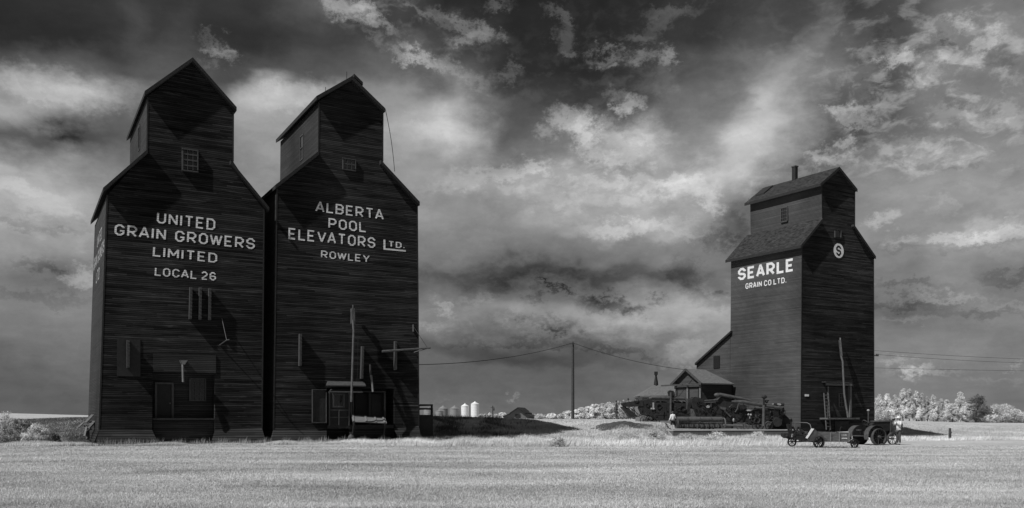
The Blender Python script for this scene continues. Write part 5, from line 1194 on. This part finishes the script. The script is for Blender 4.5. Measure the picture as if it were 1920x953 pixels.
# ------------------------------------------------------------------ far farmyard
def binn(px_,wpx,ytop,ysh,Y,mts,label,rad=None,leg=False):
    c=V(px_,785,Y); r=wpx/2*Y/FPX; zt=V(px_,ysh,Y).z; zp=V(px_,ytop,Y).z; zb=hz(c.x,c.y)
    t=thing('grain_bin',(c.x,c.y,zb),label,'grain bin','far grain bins')
    m_=MB(); m_.tube([(c.x,c.y,zb-.3),(c.x,c.y,zt)],r,24); 
    for k in range(6): m_.ring((c.x,c.y,zb+(zt-zb)*(k+.5)/6),(0,0,1) if False else (0.0001,0,1),r+.04,.06,.04,24)
    m_.build('bin_wall',mts[0],t)
    m_=MB(); m_.tube([(c.x,c.y,zt),(c.x,c.y,zp-.25),(c.x,c.y,zp)],[r*1.05,r*.16,r*.12],24); m_.build('bin_roof',mts[1],t)
binn(803.5,18,764,768,400,('rooffar','binroof'),'grey steel grain bin behind the ramp railing')
binn(824,15,768,771,390,('rooffar','binroof'),'lower grey bin, first right of the ramp')
binn(831,18,760.5,766.5,405,('rooffar','binroof'),'grey cone-roofed bin just left of the pair of white bins, overlapped by a lower one')
binn(852.4,18.5,760.5,766.5,400,('rooffar','binroof'),'grey cone-roofed grain bin standing next to the shorter white bin')
binn(871.8,14.5,756.5,761.5,400,('whitebin','whitebin'),'shorter white bin of the bright pair')
binn(890.6,15.5,752.8,757.5,400,('whitebin','whitebin'),'taller white bin of the bright pair')
Yb_=350; c=V(970,785,Yb_); zb=hz(c.x,c.y)
bn=thing('barn',(c.x,Yb_,zb),'distant grey gabled barn with lean-to wings','barn')
def BV(x,y): return V(x,y,Yb_)
m_=MB(); m_.prism([BV(957,787),BV(957,773.5),BV(970.8,765),BV(983.5,774),BV(983.5,787)],(3,12,0)); m_.build('wall','barnwood',bn)
m_=MB(); m_.prism([BV(944,787),BV(944,780),BV(957,776),BV(957,787)],(3,11,0)); m_.prism([BV(983.5,787),BV(983.5,777),BV(996.5,781),BV(996.5,787)],(3,11,0)); m_.build('wing','barnwood',bn)
m_=MB(); roof_slab(m_,V(970.8,763.8,Yb_-1),V(955.5,774,Yb_-1),(3,14,0),.4); roof_slab(m_,V(970.8,763.8,Yb_-1),V(985,774.6,Yb_-1),(3,14,0),.4); roof_slab(m_,V(956,775,Yb_-1),V(942.5,780.5,Yb_-1),(3,13,0),.3); roof_slab(m_,V(984,776,Yb_-1),V(998,781.2,Yb_-1),(3,13,0),.3); m_.build('roof','trim',bn)
m_=MB(); m_.prism([V(966,787,Yb_-.1),V(966,777,Yb_-.1),V(976,777,Yb_-.1),V(976,787,Yb_-.1)],(0,.08,0)); m_.build('door','trim',bn)
q=V(923.8,783,260); q.z=hz(q.x,q.y)-.3; t_=V(923.8,761,260); fpole=thing('utility_pole',tuple(q),'short distant utility pole left of the grey barn','utility pole')
m_=MB(); m_.tube([q,t_],.16,6); m_.build('pole','pole',fpole); m_=MB(); m_.bar(t_-Vector((.6,0,.5)),t_+Vector((.6,0,-.5)),.15); m_.disc(t_+Vector((.3,0,-1.1)),(0,0,1),.25,.7,8); m_.build('crossarm','pole',fpole)

# ------------------------------------------------------------------ trees
def tree(name, px_, ytop, wpx, Y, mt, label, group, style='round', n=2600, leaf=.26, cat='tree', dens=1.0, base=None, squash=1.0):
    c=V(px_,785,Y); zb=hz(c.x,c.y) if base is None else base; zt=V(px_,ytop,Y).z; H_=max(.5,zt-zb); Rr=wpx/2*Y/FPX
    root=thing(name,(c.x,c.y,zb),label,cat,group)
    rs=np.random.default_rng(int(px_*7+ytop)); 
    ncl=int(26*dens)+8; cl=[]
    for k in range(ncl):
        t=rs.uniform(.08 if style!='round' else .05,1)
        if style=='spire': rr=Rr*(1.0-t**1.5*.85)
        elif style=='cone': rr=Rr*(1.02-t)
        else: rr=Rr*math.sqrt(max(.05,1-((t-.42)/.6)**2))
        a=rs.uniform(0,2*math.pi); q=rs.uniform(.25,1)**.6*rr
        cl.append((c.x+math.cos(a)*q,c.y+math.sin(a)*q*.9,zb+t*H_*(.97),max(.18,rr*.24+.10*Rr)*rs.uniform(.6,1.3)))
    cl.append((c.x,c.y,zt-H_*.04,Rr*.16))
    cl=np.array(cl); w_=cl[:,3]**2; idx=rs.choice(len(cl),n,p=w_/w_.sum())
    d=rs.normal(0,1,(n,3)); d/=np.linalg.norm(d,axis=1)[:,None]; rad=(rs.uniform(.1,1.25,n)**.6)[:,None]
    cen=cl[idx,:3]+d*rad*cl[idx,3][:,None]*np.array([1,1,1.35 if style=='spire' else .8])
    cen[:,2]=np.maximum(cen[:,2],zb+.05)
    cen-=np.array([c.x,c.y,zb])
    u_=rs.normal(0,1,(n,3))+d*0; u_/=np.linalg.norm(u_,axis=1)[:,None]; nrm_=d*.7+rs.normal(0,.6,(n,3)); v_=np.cross(u_,nrm_); v_/=np.linalg.norm(v_,axis=1)[:,None]
    u_=np.cross(nrm_,v_); u_/=np.linalg.norm(u_,axis=1)[:,None]
    s_=(leaf*rs.uniform(.6,1.3,n))[:,None]
    vv=np.stack([cen-u_*s_*.5,cen+v_*s_*.32,cen+u_*s_*.5,cen-v_*s_*.32],1).reshape(-1,3)
    o=bulk('crown',vv,4,mt); o.parent=root
    m_=MB(); m_.tube([(c.x,c.y,zb-.2),(c.x+.05,c.y,zb+H_*.4),(c.x,c.y,zb+H_*.85)],[max(.04,H_*.02),H_*.014,.01],7); to=m_.build('trunk','bark',root)
    m_=MB()
    for k in range(min(ncl,14)):
        x,y,z,_=cl[k]; z0=zb+(z-zb)*.6; m_.tube([(c.x,c.y,z0),(x,y,z)],[max(.015,H_*.008),.008],5)
    m_.build('limbs','bark',to)
    return root
Gr='trees beyond the field on the right'
R_=[(1650,741,30,'m','spire'),(1663,738,24,'b','spire'),(1679,742,26,'m','spire'),(1693,728,22,'b','spire'),(1705,728.5,22,'m','spire'),(1718,733,20,'b','spire'),(1728,737,20,'m','spire'),(1739,745,18,'m','spire'),(1750,740,20,'b','spire'),(1764,748,20,'m','spire'),(1775,750,20,'b','spire'),(1786,757,22,'m','round'),(1801,736,28,'b','spire'),(1817,752,22,'m','round'),(1832,738,34,'d','round'),(1852,770,32,'b','round'),(1880,759,48,'m','round'),(1903,775,28,'b','round'),(1918,774,30,'b','round'),(1845,780,26,'m','round'),(1950,768,40,'m','round')]
Rl=['pale poplar half hidden by the right edge of the SEARLE elevator','bright narrow poplar, second from the SEARLE elevator','grey-leaved poplar with a low top, third from the SEARLE elevator','tallest bright poplar, left one of the twin tops','tall grey poplar, right one of the twin tops','bright slim poplar just right of the twin tops','grey slim poplar, second right of the twin tops','low grey tree in the dip right of the tall poplars','bright pointed poplar at the middle of the right tree line','grey poplar with a low top right of the middle of the line','small bright poplar before the gap in the tree line','low rounded grey tree in the gap above the post','tall bright poplar left of the dark tree','rounded grey tree tucked against the dark tree','dark tree standing out among the pale ones','low very bright bush at the right foot of the dark tree','broad rounded grey tree right of the dark tree','small bright bush near the right edge','bright bush at the right edge of the view','low grey bush at the base of the dark tree','broad grey tree past the right edge of the view']
for (px_,yt,w,k,st),lb in zip(R_,Rl):
    big=w/22
    tree('poplar_tree' if st=='spire' else 'broadleaf_tree',px_,yt,w*1.15,172 if st=='spire' else 160,{'b':'leafbright','m':'leafmid','d':'leafdark'}[k],lb,Gr,st,n=int(9000*big),leaf=.17,dens=2.6)
Gm='trees on the rise between the elevators'
Mm=[(1013,777,15,'m'),(1034,775.5,14,'b'),(1053,776,16,'m'),(1066,771,18,'b'),(1080,768,18,'b'),(1092,764,19,'m'),(1104,762,18,'b'),(1117,758,20,'b'),(1130,757,20,'m'),(1143,754,21,'b'),(1156,752,20,'m'),(1168,750,22,'b'),(1182,751,20,'m'),(1195,748,22,'b'),(1210,752,22,'m')]
Ml=['small lone grey bush furthest left on the rise right of the barn','small bright round bush, second on the rise right of the barn','low grey bush left of the slender pole','bright bush just left of the slender pole foot','bright round bush just right of the slender pole foot','grey bush, second right of the slender pole','bright bush, third right of the slender pole','bright rounded tree at the middle of the rise','grey rounded tree near the middle of the rise','bright tree rising left of the small conifers','grey tree around the left small conifer','bright tree between the two small conifers','grey tree around the right small conifer','bright tree above the threshing machine feeder','grey tree left of the low shed roof']
for (px_,yt,w,k),lb in zip(Mm,Ml):
    tree('broadleaf_tree',px_,yt,w*1.2,225,{'b':'leafbright','m':'leafmid'}[k],lb,Gm,'round',n=4000,leaf=.24,dens=1.5)
tree('conifer_tree',1156,748.5,7,222,'leafdark','small dark conifer, left of the two on the rise',Gm,'cone',n=500,leaf=.4)
tree('conifer_tree',1178,746.5,8,222,'leafdark','small dark conifer, right of the two on the rise',Gm,'cone',n=500,leaf=.4)
Hd=[(902,777),(911,776),(919,775),(930,777),(938,774.5),(944,774),(990,775.5),(1000,777)]
Hl=['low bush just right of the taller white bin','low bush, second right of the white bins','low bush left of the short distant pole','low bush right of the short distant pole','low bright bush left of the barn','low bright bush touching the barn wing','low bright bush behind the right barn wing','low bush just right of the barn']
for (px_,yt),lb in zip(Hd,Hl): tree('shrub',px_,yt,11,380,'leafbright' if yt<776 else 'leafmid',lb,'low bushes around the distant barn','round',n=260,leaf=.9,cat='shrub')
# bushes on the left
for (px_,yt,w,Y,mt,lb,nn_) in ((8,772,70,56,'leafmid','big pale bush at the left edge of the view',9000),(38,786,46,55.5,'weed','grey bush beside the big pale one at the left edge',6000),(66,796,42,54,'leafmid','pale bush nearest the lumber heap',6000),(-20,790,60,53.5,'weed','grey bush cut by the left edge of the view',4000),(98,812,26,53.4,'weeddark','small dark weed clump between the bushes and the lumber heap',2500)):
    tree('shrub',px_,yt,w,Y,mt,lb,'bushes at the left edge','round',n=nn_,leaf=.075,cat='shrub',base=0.0)
# distinct weed clumps in the tall grass
for (px_,yt,w,Y,mt,lb) in ((1045,828,30,50,'leafmid','dark weed clump in the tall grass below the slender pole'),(1230,806,34,60,'leafmid','pale feathery weed clump below the dock corner'),(1178,812,44,62,'leafmid','pale weed clump on the bank left of the dock'),(1340,812,40,60,'tallgrass','bright grass clump before the middle of the dock'),(1290,818,40,60,'tallgrass','bright grass clump before the left part of the dock'),(1420,811,44,62,'tallgrass','bright grass clump before the right part of the dock')):
    tree('weed_clump',px_,yt,w,Y,mt,lb,'weed clumps below the dock','round',n=2200,leaf=.07,cat='weeds')
